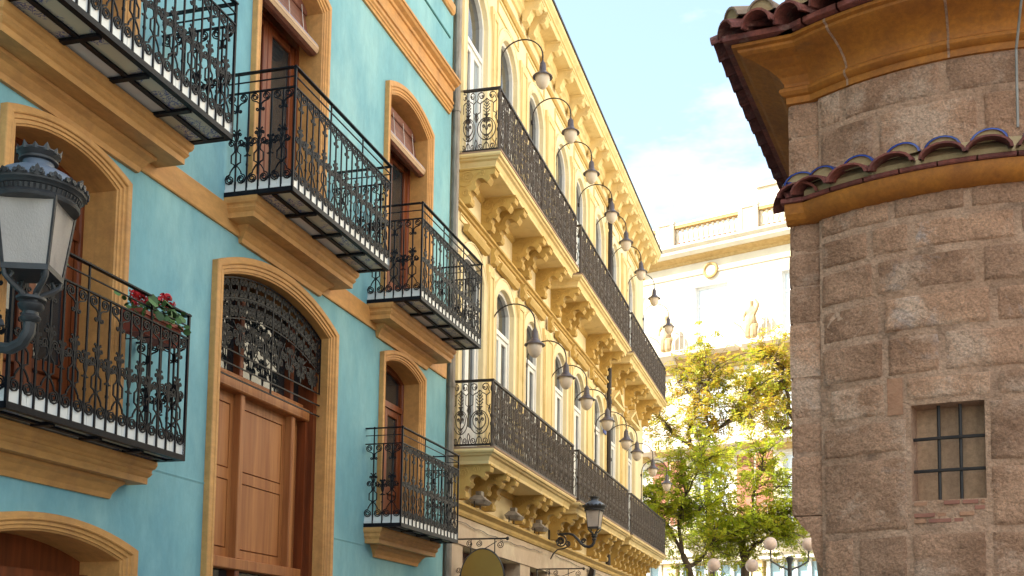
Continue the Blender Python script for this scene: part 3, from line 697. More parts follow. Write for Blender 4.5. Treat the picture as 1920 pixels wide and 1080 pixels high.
# scrolled modillions under the cornice
MOD = [(.0, 13.30), (.34, 13.30), (.345, 13.235), (.31, 13.20), (.325, 13.16), (.29, 13.115), (.23, 13.10), (.18, 13.12), (.15, 13.08), (.13, 13.02), (.10, 12.98), (.09, 12.93), (.0, 12.92)]
mb = Mb(); mb.prism(MOD, -.1, .1)
for e in (-.1, .1):
    mb.tube([(p[0], e, p[1]) for p in spiral(.25, 13.19, .06, 1.6, -pi/2, 1, 8)], .010, 4)
mb.box(.0, .36, -.12, .12, 13.275, 13.305)
me_mod = mb.mesh('modillion', M['yellow'])
ms = [15.05, 15.5, 16.45, 16.95, 18.2, 18.64, 19.6, 20.6, 21.65, 22.15, 23.6, 24.2, 25.3, 26.0, 26.65, 27.35, 28.0, 28.6, 29.2, 29.8, 30.4, 31.0]
for s in ms: YH.inst('modillion', me_mod, None, (.06, s, 0))
# carved brackets under the balconies
BR = [(0, .53), (.545, .53), (.56, .47), (.545, .42), (.50, .43), (.475, .40), (.485, .36), (.44, .30), (.40, .345), (.35, .375), (.29, .37), (.255, .33), (.25, .28), (.275, .24), (.24, .18),
      (.20, .20), (.175, .17), (.16, .13), (.19, .10), (.19, .03), (.17, .0), (0, .0)]
mb = Mb(); mb.prism(BR, -.085, .085)
for e in (-.088, .088):
    for sp in (spiral(.13, .40, .10, 1.8, 0, 1, 8), spiral(.35, .45, .055, 1.6, pi, -1, 8), spiral(.10, .17, .06, 1.5, pi/2, -1, 8), [(.03, .28), (.10, .26), (.18, .30), (.22, .40), (.30, .47)]):
        mb.tube([(p[0], e, p[1]) for p in sp], .011, 4)
mb.tube([(.515, -.09, .445), (.515, .09, .445)], .035, 6); mb.box(.0, .57, -.10, .10, .505, .53)
me_br = mb.mesh('bracket', M['yellowd'])
mb = Mb(); mb.prism([(a, b*.92) for a, b in BR], -.085, .085)
for e in (-.088, .088):
    for sp in (spiral(.13, .37, .10, 1.8, 0, 1, 8), spiral(.35, .42, .055, 1.6, pi, -1, 8)):
        mb.tube([(p[0], e, p[1]) for p in sp], .011, 4)
mb.tube([(.515, -.09, .41), (.515, .09, .41)], .035, 6); mb.box(.0, .57, -.10, .10, .465, .488)
me_br2 = mb.mesh('bracket', M['yellowd'])
# cast-iron panel, .36 wide, .96 high
def panel_curves(w_):
    c = []; h = w_/2; R = h*.86
    c += [[(h+R*cos(2*pi*k/20), .36+R*1.12*sin(2*pi*k/20)) for k in range(21)]]
    c += [[(h+R*.70*cos(2*pi*k/16), .39+R*.80*sin(2*pi*k/16)) for k in range(17)]]
    for q in (-1, 1):
        c.append([(h+q*h*.96, .50), (h+q*h*.96, .585), (h+q*h*.62, .62), (h+q*h*.62, .75), (h+q*h*.48, .775), (h+q*h*.25, .79), (h, .83)])
        c.append([(h+q*h*.62, .75), (h+q*h*.95, .79)]+spiral(h+q*h*.52, .872, .066, 1.15, -.6 if q > 0 else pi+.6, q, 12, .45))
        c.append([(h+q*h*.40+.014*cos(2*pi*k/6), .868+.014*sin(2*pi*k/6)) for k in range(7)])
        c.append([(h, .16), (h+q*h*.2, .12)]+spiral(h+q*h*.55, .088, .056, 1.7, pi if q > 0 else 0, q, 9))
        c.append([(h+q*h*.98, .20), (h+q*h*.86, .15), (h+q*h*.98, .05)])
        c.append([(h+q*h*.99, .47), (h+q*h*.80, .53), (h+q*h*.99, .62)])
        for z, l_ in ((.215, .04), (.26, .055), (.50, .045), (.56, .03), (.625, .05), (.675, .055), (.72, .045), (.755, .03)):
            c.append([(h, z-.02), (h+q*l_*.6, z+.0), (h+q*l_, z+.03), (h+q*l_*1.05, z+.012)])
        c.append([(h, .33), (h+q*.02, .37)]+spiral(h+q*.05, .40, .028, 1.4, pi if q > 0 else 0, -q, 8))
        c.append([(h, .44), (h+q*.015, .46)]+spiral(h+q*.038, .475, .018, 1.2, pi if q > 0 else 0, -q, 8))
        c.append([(h-q*.05, .585), (h+q*.05, .585)])
    c.append([(h, .03), (h, .83)]); c.append([(h, .50), (h+.012, .54), (h, .60), (h-.012, .54), (h, .50)])
    return c
me_pan = iron_curves(panel_curves(.36), .0085).mesh('railing_panel', M['railiron'])
mb = Mb(); mb.lathe([(.024, 0), (.03, .02), (.022, .06), (.024, .3), (.034, .32), (.034, .345), (.022, .36), (.022, .42), (.034, .44), (.034, .465), (.022, .48), (.02, .8), (.034, .83), (.034, .87), (.02, .9), (.02, .96)], 8)
me_ypost = mb.mesh('post', M['railiron'], True)
mb = Mb(); mb.lathe([(.011, .02), (.011, .95)], 5); me_rod = mb.mesh('rod', M['railiron'])
SL = [(0, .0), (.0, 0)]
def yellow_balcony(s0, s1, zt, D, up, brs, label):
    """zt: top of the slab"""
    e0 = s0
    prof = [(D+.05, 0, zt), (D+.06, -.01, zt-.03), (D+.05, 0, zt-.055), (D+.02, .03, zt-.06), (D+.01, .04, zt-.085), (D-.03, .08, zt-.10), (D-.05, .10, zt-.15), (D-.055, .105, zt-.16), (D-.055, .105, zt-.205), (D-.065, .115, zt-.21)]
    m = Mb(); corbel_rings(m, prof, s0, s1)
    B = YH.part('balcony', m, M['yellow']); B['label'] = label
    m = Mb(); m.box(-.0, D+.062, s0+.005, s1-.005, zt+.0, zt+.03); YH.part('slab_edge', m, M['slab'], B)
    zb_ = zt-.205-(.53 if up else .488)
    for s in brs: YH.inst('bracket', me_br if up else me_br2, B, (0, s, zb_))
    m = Mb(); m.prism([(0, zt-.21), (.06, zt-.21), (.05, zt-.26), (.02, zt-.29), (0, zt-.30)], s0+.15, s1-.15); YH.part('cove', m, M['yellowd'], B)
    z0 = zt+.035; rd = D-.0
    for nm, a, b in (('top_rail', .95, .985), ('bottom_rail', .02, .045)):
        m = Mb(); m.box(rd-.022, rd+.022, s0+.05, s1-.05, z0+a, z0+b)
        for e in (s0+.07, s1-.07): m.box(0, rd-.022, e-.02, e+.02, z0+a, z0+b)
        YH.part(nm, m, M['iron2'], B)
    L_ = s1-s0-.14; n = round(L_/.36); st = L_/n
    for k in range(n):
        YH.inst('railing_panel', me_pan, B, (rd, s0+.07+st*k, z0), scale=(1, st/.36, 1))
        if k: YH.inst('rod', me_rod, B, (rd, s0+.07+st*k, z0))
        YH.inst('rod', me_rod, B, (rd, s0+.07+st*(k+.27), z0)); YH.inst('rod', me_rod, B, (rd, s0+.07+st*(k+.73), z0))
    for e in (s0+.07, s1-.07, s0+.07+st*(n//2)): YH.inst('post', me_ypost, B, (rd, e, z0))
    n2 = 2; st2 = (rd-.03)/1.75
    for e in (s0+.07, s1-.07):
        YH.inst('railing_panel', me_pan, B, (rd-.03, e, z0), rz=pi/2, scale=(1, st2/.36, 1))
        YH.inst('railing_panel', me_pan, B, (rd-.03-st2, e, z0), rz=pi/2, scale=(1, st2*.75/.36, 1))
    for k in range(int((s1-s0)/1.1)):                  # little feet under the bottom rail
        m = Mb(); m.box(rd-.02, rd+.02, s0+.5+1.1*k, s0+.54+1.1*k, zt+.03, z0+.02); YH.part('foot', m, M['iron2'], B)
bu = ([15.2, 16.25, 16.75, 17.97, 18.42, 19.5], [20.63, 21.5, 21.98, 23.75, 24.2, 25.2], [26.3, 27.1, 28.4, 28.85, 30.1, 31.0])
bl = ([15.2, 16.02, 16.5, 18.2, 18.65, 19.6], [20.65, 21.2, 22.1, 22.6, 24.0, 24.5, 25.3], [26.3, 26.95, 27.6, 28.25, 28.9, 29.55, 30.2, 30.8])
BS = [(15.06, 20.14), (20.42, 25.7), (26.0, 31.45)]
for k, (a, b) in enumerate(BS):
    pl = ('nearest the teal house', 'in the middle', 'at the far end')[k]
    yellow_balcony(a, b, 9.07, .60, True, bu[k], 'upper long balcony '+pl)
    yellow_balcony(a-.1 if k == 0 else a, b-.05, 4.63, .60, False, bl[k], 'lower long balcony '+pl)
# the shopfronts under the ledge
m = Mb()
for k in range(9):
    s = 15.2+k*1.85
    m = Mb(); m.prism([(s-.18, 0), (s+.18, 0), (s+.18, 2.6), (s+.32, 3.0), (s+.32, 3.3), (s-.32, 3.3), (s-.32, 3.0), (s-.18, 2.6)], -.3, .02, 'x'); YH.part('shop_pier', m, M['shopstone'])
    m = Mb(); m.box(-.28, -.25, s+.25, s+1.6, 0, 3.28); P_ = YH.part('shop_window', m, M['maroon'])
    m = Mb(); m.box(-.249, -.235, s+.4, s+.85, 1.0, 3.1); YH.part('pane', m, M['glass'], P_)
    m = Mb(); m.box(-.249, -.235, s+.95, s+1.45, 1.0, 3.1); YH.part('pane', m, M['curtain'], P_)
# things fixed to the yellow house
T = Thing('drainpipe', 'dark brown rain pipe on the yellow wall, crossing both rows of windows', 'drainpipe', FY, (.08, 25.85, 3.9))
m = Mb(); m.tube([(.09, 25.85, 3.9), (.09, 25.85, 8.75)], .06, 8); T.part('pipe', m, M['iron2'], smooth=True)
m = Mb(); m.tube([(.09, 25.85, 9.1), (.09, 25.85, 12.9)], .06, 8); T.part('pipe', m, M['iron2'], smooth=True)
for z in (5, 6.4, 7.8, 10, 11.5, 12.6):
    m = Mb(); m.tube([(.09, 25.85, z), (.09, 25.85, z+.08)], .075, 8); T.part('collar', m, M['iron2'])
T = Thing('street_plate', 'small blue plate on the yellow wall by the brown rain pipe', 'sign', FY, (.07, 25.5, 7.0))
m = Mb(); m.cbox(.05, .075, 25.38, 25.66, 7.0, 7.26, .005); T.part('plate', m, M['plate'])
m = Mb(); m.box(.0, .05, 25.42, 25.62, 7.08, 7.18); T.part('backing', m, M['white'])
# floodlights standing on the ledge
def floodlight(s, z, label):
    T = Thing('floodlight', label, 'floodlight', FY, (.14, s, z), 'small floodlights on the ledge')
    m = Mb(); m.rings([[(.10, s-.13, z+.06), (.30, s-.13, z+.05), (.30, s+.13, z+.05), (.10, s+.13, z+.06)], [(.08, s-.16, z+.12), (.34, s-.16, z+.10), (.34, s+.16, z+.10), (.08, s+.16, z+.12)],
                               [(.14, s-.09, z+.19), (.25, s-.09, z+.18), (.25, s+.09, z+.18), (.14, s+.09, z+.19)]], True)
    m.add([(.10, s-.13, z+.06), (.30, s-.13, z+.05), (.30, s+.13, z+.05), (.10, s+.13, z+.06)], [(3, 2, 1, 0)]); m.add([(.14, s-.09, z+.19), (.25, s-.09, z+.18), (.25, s+.09, z+.18), (.14, s+.09, z+.19)], [(0, 1, 2, 3)])
    T.part('housing', m, M['pipe'])
    m = Mb(); m.box(.15, .24, s-.06, s+.06, z+.188, z+.25); T.part('gear_box', m, M['pipe'])
    m = Mb(); m.tube([(.16, s-.14, z), (.16, s-.14, z+.12)], .012, 4); m.tube([(.16, s+.14, z), (.16, s+.14, z+.12)], .012, 4); T.part('bracket', m, M['iron2'])
floodlight(15.75, 3.88, 'first floodlight on the ledge, close to the teal house')
floodlight(17.55, 3.88, 'second floodlight on the ledge, between two bracket pairs')
floodlight(19.15, 3.88, 'third floodlight on the ledge, left of the scroll-arm lantern')
T = Thing('spotlight', 'small dark spotlight hung below the ledge, past the scroll-arm lantern', 'spotlight', FY, (.1, 23.9, 3.5))
m = Mb(); m.prism([(.05, 3.42), (.17, 3.38), (.2, 3.62), (.1, 3.68)], 23.82, 23.98); T.part('housing', m, M['iron2'])
m = Mb(); m.tube([(.04, 23.9, 3.72), (.12, 23.9, 3.66)], .015, 4); T.part('bracket', m, M['iron2'])
# ------------------------------------------------------------------ arched wall lamps in two rows
arm = [(.03, 0, -.75), (.03, 0, -.02)]+[(.39-.36*cos(pi*k/14), 0, .08+.33*sin(pi*k/14)) for k in range(15)]+[(.75, 0, .0)]
mb = Mb(); mb.tube(arm, .012, 6); me_arm = mb.mesh('arm', M['iron2'], True)
mb = Mb(); mb.lathe([(.0, .0), (.018, .0), (.02, -.02), (.034, -.03), (.036, -.045), (.05, -.055), (.058, -.17), (.064, -.19), (.075, -.20), (.095, -.225), (.15, -.265), (.165, -.275), (.168, -.29), (.15, -.285), (.12, -.27)], 20, (.75, 0, 0))
me_hood = mb.mesh('hood', M['lampmetal'], True)
mb = Mb(); mb.lathe([(.118, -.27), (.122, -.30), (.116, -.36), (.095, -.42), (.06, -.465), (.03, -.485), (.0, -.49)], 18, (.75, 0, 0)); me_globe = mb.mesh('globe', M['globe'], True)
mb = Mb(); mb.box(0, .04, -.025, .025, -.05, .02); mb.box(0, .035, -.02, .02, -.74, -.68); me_clip = mb.mesh('wall_clip', M['iron2'])
up_s = [17.0, 18.98, 20.75, 22.78, 24.45, 26.45, 28.5, 31.05]; lo_s = [16.72, 18.82, 20.5, 22.45, 24.6, 26.0, 28.35, 30.8]
ordn = ['first', 'second', 'third', 'fourth', 'fifth', 'sixth', 'seventh', 'last']
for row, (ss, z, nm) in enumerate(((up_s, 11.50, 'upper'), (lo_s, 6.90, 'lower'))):
    for k, s in enumerate(ss):
        T = Thing('wall_lamp', f'{ordn[k]} lamp from the teal house in the {nm} row of arched wall lamps', 'lamp', FY, (0, s, z), 'arched lamps along the yellow house')
        T.inst('arm', me_arm, None, (0, s, z)); T.inst('hood', me_hood, None, (0, s, z)); T.inst('globe', me_globe, None, (0, s, z)); T.inst('wall_clip', me_clip, None, (0, s, z))
# ------------------------------------------------------------------ ornate lanterns on scroll arms
def lantern(fr, d, s, z, label, rot, sc=1.0):
    def Q(h): return h if h < .6 else .6+(h-.6)*.70
    """z: height of the cup under the glass"""
    T = Thing('wall_lantern', label, 'lantern', fr, (0, s, z), 'ornate crowned lanterns on scroll arms'); T.e.scale = (sc, sc, sc)
    c = (d, s, z); n = 4
    def P(r, zz, k): a = 2*pi*k/n+rot; return (d+r*cos(a), s+r*sin(a), z+zz)
    zb, zt, rb, rt_ = .20, .60, .178, .24
    for k in range(n):
        m = Mb(); f = .985; g0, g1 = P(rb*f, zb, k), P(rb*f, zb, k+1); g2, g3 = P(rt_*f, zt, k+1), P(rt_*f, zt, k)
        i0, i1, i2, i3 = [P((rb if q < 2 else rt_)*f-.008, zb if q < 2 else zt, k+(1 if q in (1, 2) else 0)) for q in range(4)]
        m.add([g0, g1, g2, g3, i0, i1, i2, i3], [(0, 1, 2, 3), (7, 6, 5, 4), (0, 4, 5, 1), (2, 6, 7, 3), (1, 5, 6, 2), (3, 7, 4, 0)]); T.part('pane', m, M['frost'])
    for k in range(n):
        m = Mb(); m.tube([P(rb, zb-.02, k), P(rt_, zt+.01, k)], .010, 4); T.part('frame_bar', m, M['lantmetal'])
    m = Mb(); m.lathe([(rb-.03, zb-.03), (rb+.012, zb-.03), (rb+.014, zb+.005), (rb-.03, zb+.005)], n, c, rot); T.part('lower_ring', m, M['lantmetal'])
    m = Mb(); m.lathe([(r_, Q(h_)) for r_, h_ in [(.20, .585), (.238, .59), (.245, .61), (.238, .625), (.232, .64), (.24, .68), (.25, .685), (.255, .70), (.275, .715), (.278, .73), (.26, .745), (.2, .75)]], 24, c)
    T.part('collar', m, M['lantmetal'], smooth=True)
    m = Mb()
    for k in range(48):
        a = 2*pi*k/48; m.box(0, 0, 0, 0, 0, 0) if False else m.tube([(d+.236*cos(a), s+.236*sin(a), z+Q(.643)), (d+.243*cos(a), s+.243*sin(a), z+Q(.678))], .006, 4)
    tag(T.part('ribbing', m, M['lantmetal']), kind='stuff')
    m = Mb(); m.lathe([(r_, Q(h_)) for r_, h_ in [(.262, .745), (.245, .80), (.20, .86), (.15, .90), (.11, .925), (.088, .94), (.088, .985), (.095, .99)]], 24, c); T.part('dome', m, M['lantdome'], smooth=True)
    for k in range(18):                                # cast leaf crest round the dome
        a = 2*pi*(k+.5)/18; big = k % 3 == 0; h = .056 if big else .036; R = .272; w_ = .040
        e = Vector((-sin(a), cos(a), 0)); o = Vector((d+R*cos(a), s+R*sin(a), z+Q(.735))); out_ = Vector((cos(a), sin(a), 0))
        m = Mb()
        pts = [(-1, 0), (-1.05, .35), (-.7, .5), (-.75, .75), (-.35, .7), (-.25, .9), (0, 1.08), (.25, .9), (.35, .7), (.75, .75), (.7, .5), (1.05, .35), (1, 0)]
        fr_ = [o+e*(p*w_)+Vector((0, 0, q*h))+out_*(.014*q) for p, q in pts]; bk = [v-out_*.014 for v in fr_]; np_ = len(pts)
        m.add(fr_+bk, [tuple(range(np_)), tuple(reversed(range(np_, 2*np_)))]+[(i+1, i, np_+i, np_+i+1) for i in range(np_-1)])
        for q in (-1, 1): m.tube([o+e*(pp[0]*w_)+Vector((0, 0, pp[1]*h))+out_*.012 for pp in spiral(q*.5, .38, .36, 1.4, -pi/2, q, 7)], .006, 4)
        T.part('crest_leaf', m, M['lantmetal'])
    m = Mb(); m.lathe([(r_, Q(h_)) for r_, h_ in [(.095, .985), (.11, .992), (.112, 1.005), (.098, 1.012), (.098, 1.02), (.125, 1.065), (.122, 1.075), (.08, 1.03), (0, 1.03)]], 20, c); T.part('crown', m, M['lantmetal'], smooth=True)
    for k in range(12):
        a = 2*pi*k/12; m = Mb(); R = .118; hh = .05 if k % 2 else .034
        m.add([(d+R*cos(a-.24), s+R*sin(a-.24), z+Q(1.06)), (d+(R+.008)*cos(a), s+(R+.008)*sin(a), z+Q(1.05)), (d+R*cos(a+.24), s+R*sin(a+.24), z+Q(1.06)), (d+(R+.012)*cos(a), s+(R+.012)*sin(a), z+Q(1.065)+hh*.8), (d+(R-.02)*cos(a), s+(R-.02)*sin(a), z+Q(1.06))],
              [(0, 1, 3), (1, 2, 3), (2, 4, 3), (4, 0, 3)]); T.part('crown_point', m, M['lantmetal'])
    for k in range(4):                                 # leaf scrolls that hold the glass
        a = pi/2*k+rot; m = Mb(); ca, sa = cos(a), sin(a)
        pr = [(.045, .0), (.06, .06), (.12, .10), (.165, .14), (.17, .18)]+[(.15+.03*cos(q), .155+.03*sin(q)) for q in (.6, 1.8, 3.0, 4.2)]
        m.tube([(d+r*ca, s+r*sa, z+zz) for r, zz in pr], [.02, .02, .018, .016, .014, .013, .012, .011, .01], 6); T.part('scroll_support', m, M['lantmetal'], smooth=True)
    m = Mb(); m.lathe([(.03, -.12), (.055, -.10), (.06, -.085), (.045, -.07), (.045, -.05), (.07, -.03), (.075, -.01), (.06, .01), (.085, .02), (.085, .035), (.03, .04)], 16, c); T.part('cup', m, M['lantmetal'], smooth=True)
    A = [(d, s, z-.10), (d-.005, s, z-.17), (d-.05, s, z-.235), (d-.13, s, z-.265), (d-.22, s, z-.25), (d-.32, s, z-.18), (d-.42, s, z-.06), (d-.52, s, z+.03), (d-.62, s, z+.06), (.12, s, z+.04), (.03, s, z-.02)]
    m = Mb(); m.tube(A, [.036, .036, .036, .036, .034, .034, .032, .030, .03, .03, .03], 8); T.part('arm', m, M['lantmetal'], smooth=True)
    m = Mb(); m.tube([(p[0], s, p[1]) for p in spiral(.30, z-.12, .15, 1.7, pi/2, -1, 14, .3)], .02, 6); T.part('arm_scroll', m, M['lantmetal'], smooth=True)
    m = Mb(); m.tube([(p[0], s, p[1]) for p in [(.05, z-.55), (.12, z-.42), (.22, z-.32), (.36, z-.30), (.46, z-.26)]+spiral(.47, z-.18, .07, 1.5, -pi/2, 1, 10)], .018, 6); T.part('arm_scroll', m, M['lantmetal'], smooth=True)
    m = Mb(); m.tube([(p[0], s, p[1]) for p in spiral(d-.26, z-.12, .06, 1.5, 0, 1, 10)], .016, 6); T.part('arm_scroll', m, M['lantmetal'], smooth=True)
    for k in range(8):
        a = 2*pi*k/8; m = Mb(); o = Vector((.30, s, z-.12)); v = Vector((cos(a), 0, sin(a))); e = Vector((-sin(a), 0, cos(a)))
        m.add([o+v*.015, o+v*.06+e*.03+Vector((0, -.03, 0)), o+v*.10, o+v*.06-e*.03+Vector((0, -.03, 0)), o+v*.06+Vector((0, .02, 0))], [(0, 1, 2), (0, 2, 3), (0, 4, 1), (1, 4, 2), (2, 4, 3), (3, 4, 0)]); T.part('rosette_leaf', m, M['lantmetal'])
    m = Mb(); m.prism([(s-.06, z+.14), (s, z+.2), (s+.06, z+.14), (s+.05, z-.4), (s+.07, z-.55), (s, z-.68), (s-.07, z-.55), (s-.05, z-.4)], .0, .05, 'x'); T.part('wall_plate', m, M['lantmetal'])
lantern(FT, .92, 5.45, 3.70, 'big near lantern with a leaf crown, in front of the teal house', -.42)
lantern(FY, 1.12, 20.6, 4.0, 'lantern on a scroll arm against the yellow house ledge', -.83, .8)
# ------------------------------------------------------------------ hanging signs
def sign_bracket(T, s, z, ln):
    m = Mb(); m.tube([(0, s, z), (ln, s, z)], .012, 6); m.lathe([(0, -.03), (.02, -.02), (.025, 0), (.02, .02), (0, .03)], 8, (ln+.01, s, z)); m.box(0, .015, s-.02, s+.02, z-.75, z+.06)
    B = T.part('bracket', m, M['iron2'])
    for cu, cz, r, a0, q in ((.22, -.07, .05, pi/2, 1), (.36, -.07, .05, pi/2, -1), (ln-.1, -.09, .055, pi/2, -1), (.07, -.6, .05, 0, 1), (.06, -.45, .045, pi, 1)):
        m = Mb(); m.tube([(p[0], s, z+p[1]) for p in spiral(cu, cz, r, 1.8, a0, q, 10)], .007, 4); T.part('scroll', m, M['iron2'], B)
    m = Mb(); m.tube([(ln-.15, s, z-.04), (.4, s, z-.17), (.12, s, z-.4), (.02, s, z-.7)], .007, 4); T.part('stay', m, M['iron2'], B)
T = Thing('hanging_sign', 'blank oval olive gold sign hanging from an iron scroll bracket', 'sign', FY, (.4, 15.25, 2.4), 'signs on iron brackets')
sign_bracket(T, 15.25, 3.36, .78)
m = Mb(); n = 40; ov = [(.42+.325*cos(2*pi*k/n), 2.78+.43*sin(2*pi*k/n)) for k in range(n)]; m.prism(ov, 15.235, 15.265); T.part('board', m, M['gold'])
m = Mb(); m.tube([(p[0], 15.25, p[1]) for p in ov], .018, 6, closed=True); T.part('rim', m, M['lantmetal'], smooth=True)
for x in (.24, .60):
    m = Mb(); m.tube([(x, 15.25, 3.35), (x, 15.25, 3.13)], .009, 4); T.part('hanger', m, M['iron2'])
T = Thing('sign_bracket', 'empty iron scroll bracket above the next shopfront, below the scroll-arm lantern', 'bracket', FY, (.4, 19.75, 2.6), 'signs on iron brackets')
sign_bracket(T, 19.75, 3.30, .88)
m = Mb(); m.cbox(.1, .7, 19.74, 19.77, 2.5, 2.95, .01); T.part('board', m, M['gold'])
for x in (.24, .60):
    m = Mb(); m.tube([(x, 19.75, 3.29), (x, 19.75, 2.94)], .009, 4); T.part('hanger', m, M['iron2'])
for k, (a_, b_, zz_, sg) in enumerate(((14.9, 19.9, 3.63, .05), (20.9, 30.5, 3.66, .06))):
    T = Thing('cable', ('thin black cable sagging under the ledge near the oval sign', 'thin black cable sagging under the ledge beyond the scroll-arm lantern')[k], 'cable', FY, (.07, a_, zz_), 'cables under the ledge')
    m = Mb(); n = 24; m.tube([(.065, a_+(b_-a_)*i/n, zz_-sg*sin(pi*i/n)-.012*sin(i*1.7)) for i in range(n+1)], .006, 4); T.part('cable', m, M['iron2'])
# aerial on the roof
T = Thing('roof_aerial', 'thin metal aerial behind the far corner of the yellow roof', 'aerial', FY, (-1.0, 33.0, 13.5))
m = Mb(); m.tube([(-.6, 31.2, 13.5), (-.6, 31.2, 15.7)], .03, 4); T.part('mast', m, M['iron2'])
for k in range(7):
    m = Mb(); z = 14.5+.17*k; a = k*1.1; m.tube([(-.6-.25*cos(a), 31.2-.25*sin(a), z), (-.6+.25*cos(a), 31.2+.25*sin(a), z+.1)], .015, 4); T.part('arm', m, M['iron2'])
# ------------------------------------------------------------------ old stone building with the rounded corner
KA = radians(-96.4)
FK = Frame(-.228, 6.79, KA)
xk, yk = Vector((cos(KA), sin(KA))), Vector((-sin(KA), cos(KA)))
cv = Vector((.80510-FK.o.x, 8.36133-FK.o.y)); DC, SC = cv.dot(xk), cv.dot(yk); RC = 1.9
ST = Thing('stone_building', 'old brown sandstone building with a rounded corner, tiled eaves and a small barred window', 'building', FK, (0, 0, 0))
def A(th): return radians(th+6.4)
def CP(a, r, z): return (DC+r*cos(a), SC+r*sin(a), z)
def cyl_sweep(mb, prof, a0, a1, n):
    mb.rings([[CP(a0+(a1-a0)*k/n, RC+o, z) for k in range(n+1)] for o, z in prof])
    for a in (a0, a1):
        mb.add([CP(a, RC+o, z) for o, z in prof], [tuple(range(len(prof)))])
def ell_sweep(mb, prof, back=-12, front=.45):
    mb.rings([[(back, -.18-o, z), (o, -.18-o, z), (o, front, z)] for o, z in prof])
a_l = A(-33.0); a_r = A(34)
# mortar core with a hole for the window
wa0, wa1, wz0, wz1 = A(-16.15), A(-4.15), 2.525, 3.075
m = Mb()
def core_patch(a0, a1, z0, z1): 
    n = max(2, int((a1-a0)/radians(2)))
    m.rings([[CP(a0+(a1-a0)*k/n, RC-.006, z) for k in range(n+1)] for z in (z0, z1)])
core_patch(a_l, wa0, 0, 5.5); core_patch(wa0, wa1, 0, wz0); core_patch(wa0, wa1, wz1, 5.5); core_patch(wa1, a_r, 0, 5.5)
rd = .15                                               # window reveal
n = 6
for z, up_ in ((wz0, 1), (wz1, 0)):
    m.rings([[CP(wa0+(wa1-wa0)*k/n, RC-.006-e, z) for k in range(n+1)] for e in ((0, rd) if up_ else (rd, 0))])
for a in (wa0, wa1):
    m.rings([[CP(a, RC-.006, wz0), CP(a, RC-.006, wz1)], [CP(a, RC-rd-.006, wz0), CP(a, RC-rd-.006, wz1)]])
m.add([CP(a_l, RC-.006, 0), CP(a_l, RC-.006, 5.5), (-2.2, .02, 5.5), (-2.2, .02, 0)], [(0, 1, 2, 3)])
WALL = ST.part('wall', m, M['mortar'])
m = Mb(); m.box(-12, -.02, .0, 4.2, 0, 5.4); m.box(-12, -.012, -.168, .03, 2.5, 5.1); ST.part('inner_wall', m, M['mortar'])
nrm3 = lambda v: noise.noise(Vector(v))
def stone_block(a0, a1, z0, z1, gap=.007, proud=None, seed=0, cutw=True):
    pr = random.uniform(.0, .007) if proud is None else proud
    ga = gap/RC; w_ = (a1-a0)*RC; nu = max(5, int(w_/.024)); nz = max(5, int((z1-z0)/.024)); sd_ = random.uniform(0, 99)
    grid = []
    for j in range(nz+1):
        v = j/nz; row = []
        for i in range(nu+1):
            u = i/nu
            e = min(u*w_, (1-u)*w_, v*(z1-z0), (1-v)*(z1-z0))
            wob = .010*nrm3((u*w_*9+sd_, v*6, 1.3)); wob2 = .010*nrm3((u*7+sd_, v*9, 7.7))
            edge_u = 1 if 0 < i < nu else 0; edge_v = 1 if 0 < j < nz else 0
            a = a0+ga+(a1-a0-2*ga)*u+(wob2/RC if not edge_u else 0)
            z = z0+gap+(z1-z0-2*gap)*v+(wob if not edge_v else 0)
            d = pr+.009*nrm3((u*w_*7+sd_, v*(z1-z0)*9, sd_))+.008*nrm3((u*w_*19+sd_, v*(z1-z0)*30, sd_))+.004*nrm3((u*w_*45+sd_, v*(z1-z0)*50, sd_))
            if e < .022: d -= (.003+.006*nrm3((u*w_*12+sd_, v*(z1-z0)*12, 4)))*(1-e/.022)
            if e < 1e-6: d = -.03
            row.append(CP(a, RC+d, z))
        grid.append(row)
    q = Mb(); q.rings(grid); ST.part('stone', q, M['stone'], WALL, smooth='all')
rows = [
 (1.74, 2.06, [-33, -22, -9, 4, 17, 30]), (2.06, 2.35, [-33, -26.3, -16.6, -4, 8, 20, 30]),
 (2.35, 2.80, [-33, -16.4]), (2.80, 3.02, [-33, -16.4]), (3.02, 3.245, [-31.5, -20.1]),
 (2.35, 2.72, [-3.9, 9, 21, 30]), (2.72, 3.085, [-3.9, 6, 18, 30]),
 (3.085, 3.255, [-17.4, -2.5, 9, 22, 30]), (3.245, 3.50, [-33, -20.4, -10.7, 4, 16, 30]), (3.50, 3.735, [-33, -20.9, -2.4, 9.5, 20, 30]),
 (3.735, 3.97, [-33, -22.1, -4.3, 8, 21, 30]), (3.97, 4.17, [-33, -22.9, -15.6, 1.8, 14, 30]), (4.17, 4.33, [-33, -19, -6, 7, 20, 30]),
 (4.50, 4.865, [-33, -21.5, -3.7, 8, 20, 30]), (4.865, 5.10, [-33, -27.8, -9.8, 5, 18, 30])]
for z0, z1, js in rows:
    for p, q in zip(js, js[1:]): stone_block(A(p), A(q), z0, z1, random.uniform(.001, .006))
q = Mb(); q.rings([[CP(A(t), RC+.002+.004*nrm3((t, z*9, 3)), z) for t in (-20.1, -19.2, -18.3, -17.4)] for z in (3.03, 3.08, 3.14, 3.19, 3.245)]); ST.part('clay_patch', q, M['brownfill'], WALL)
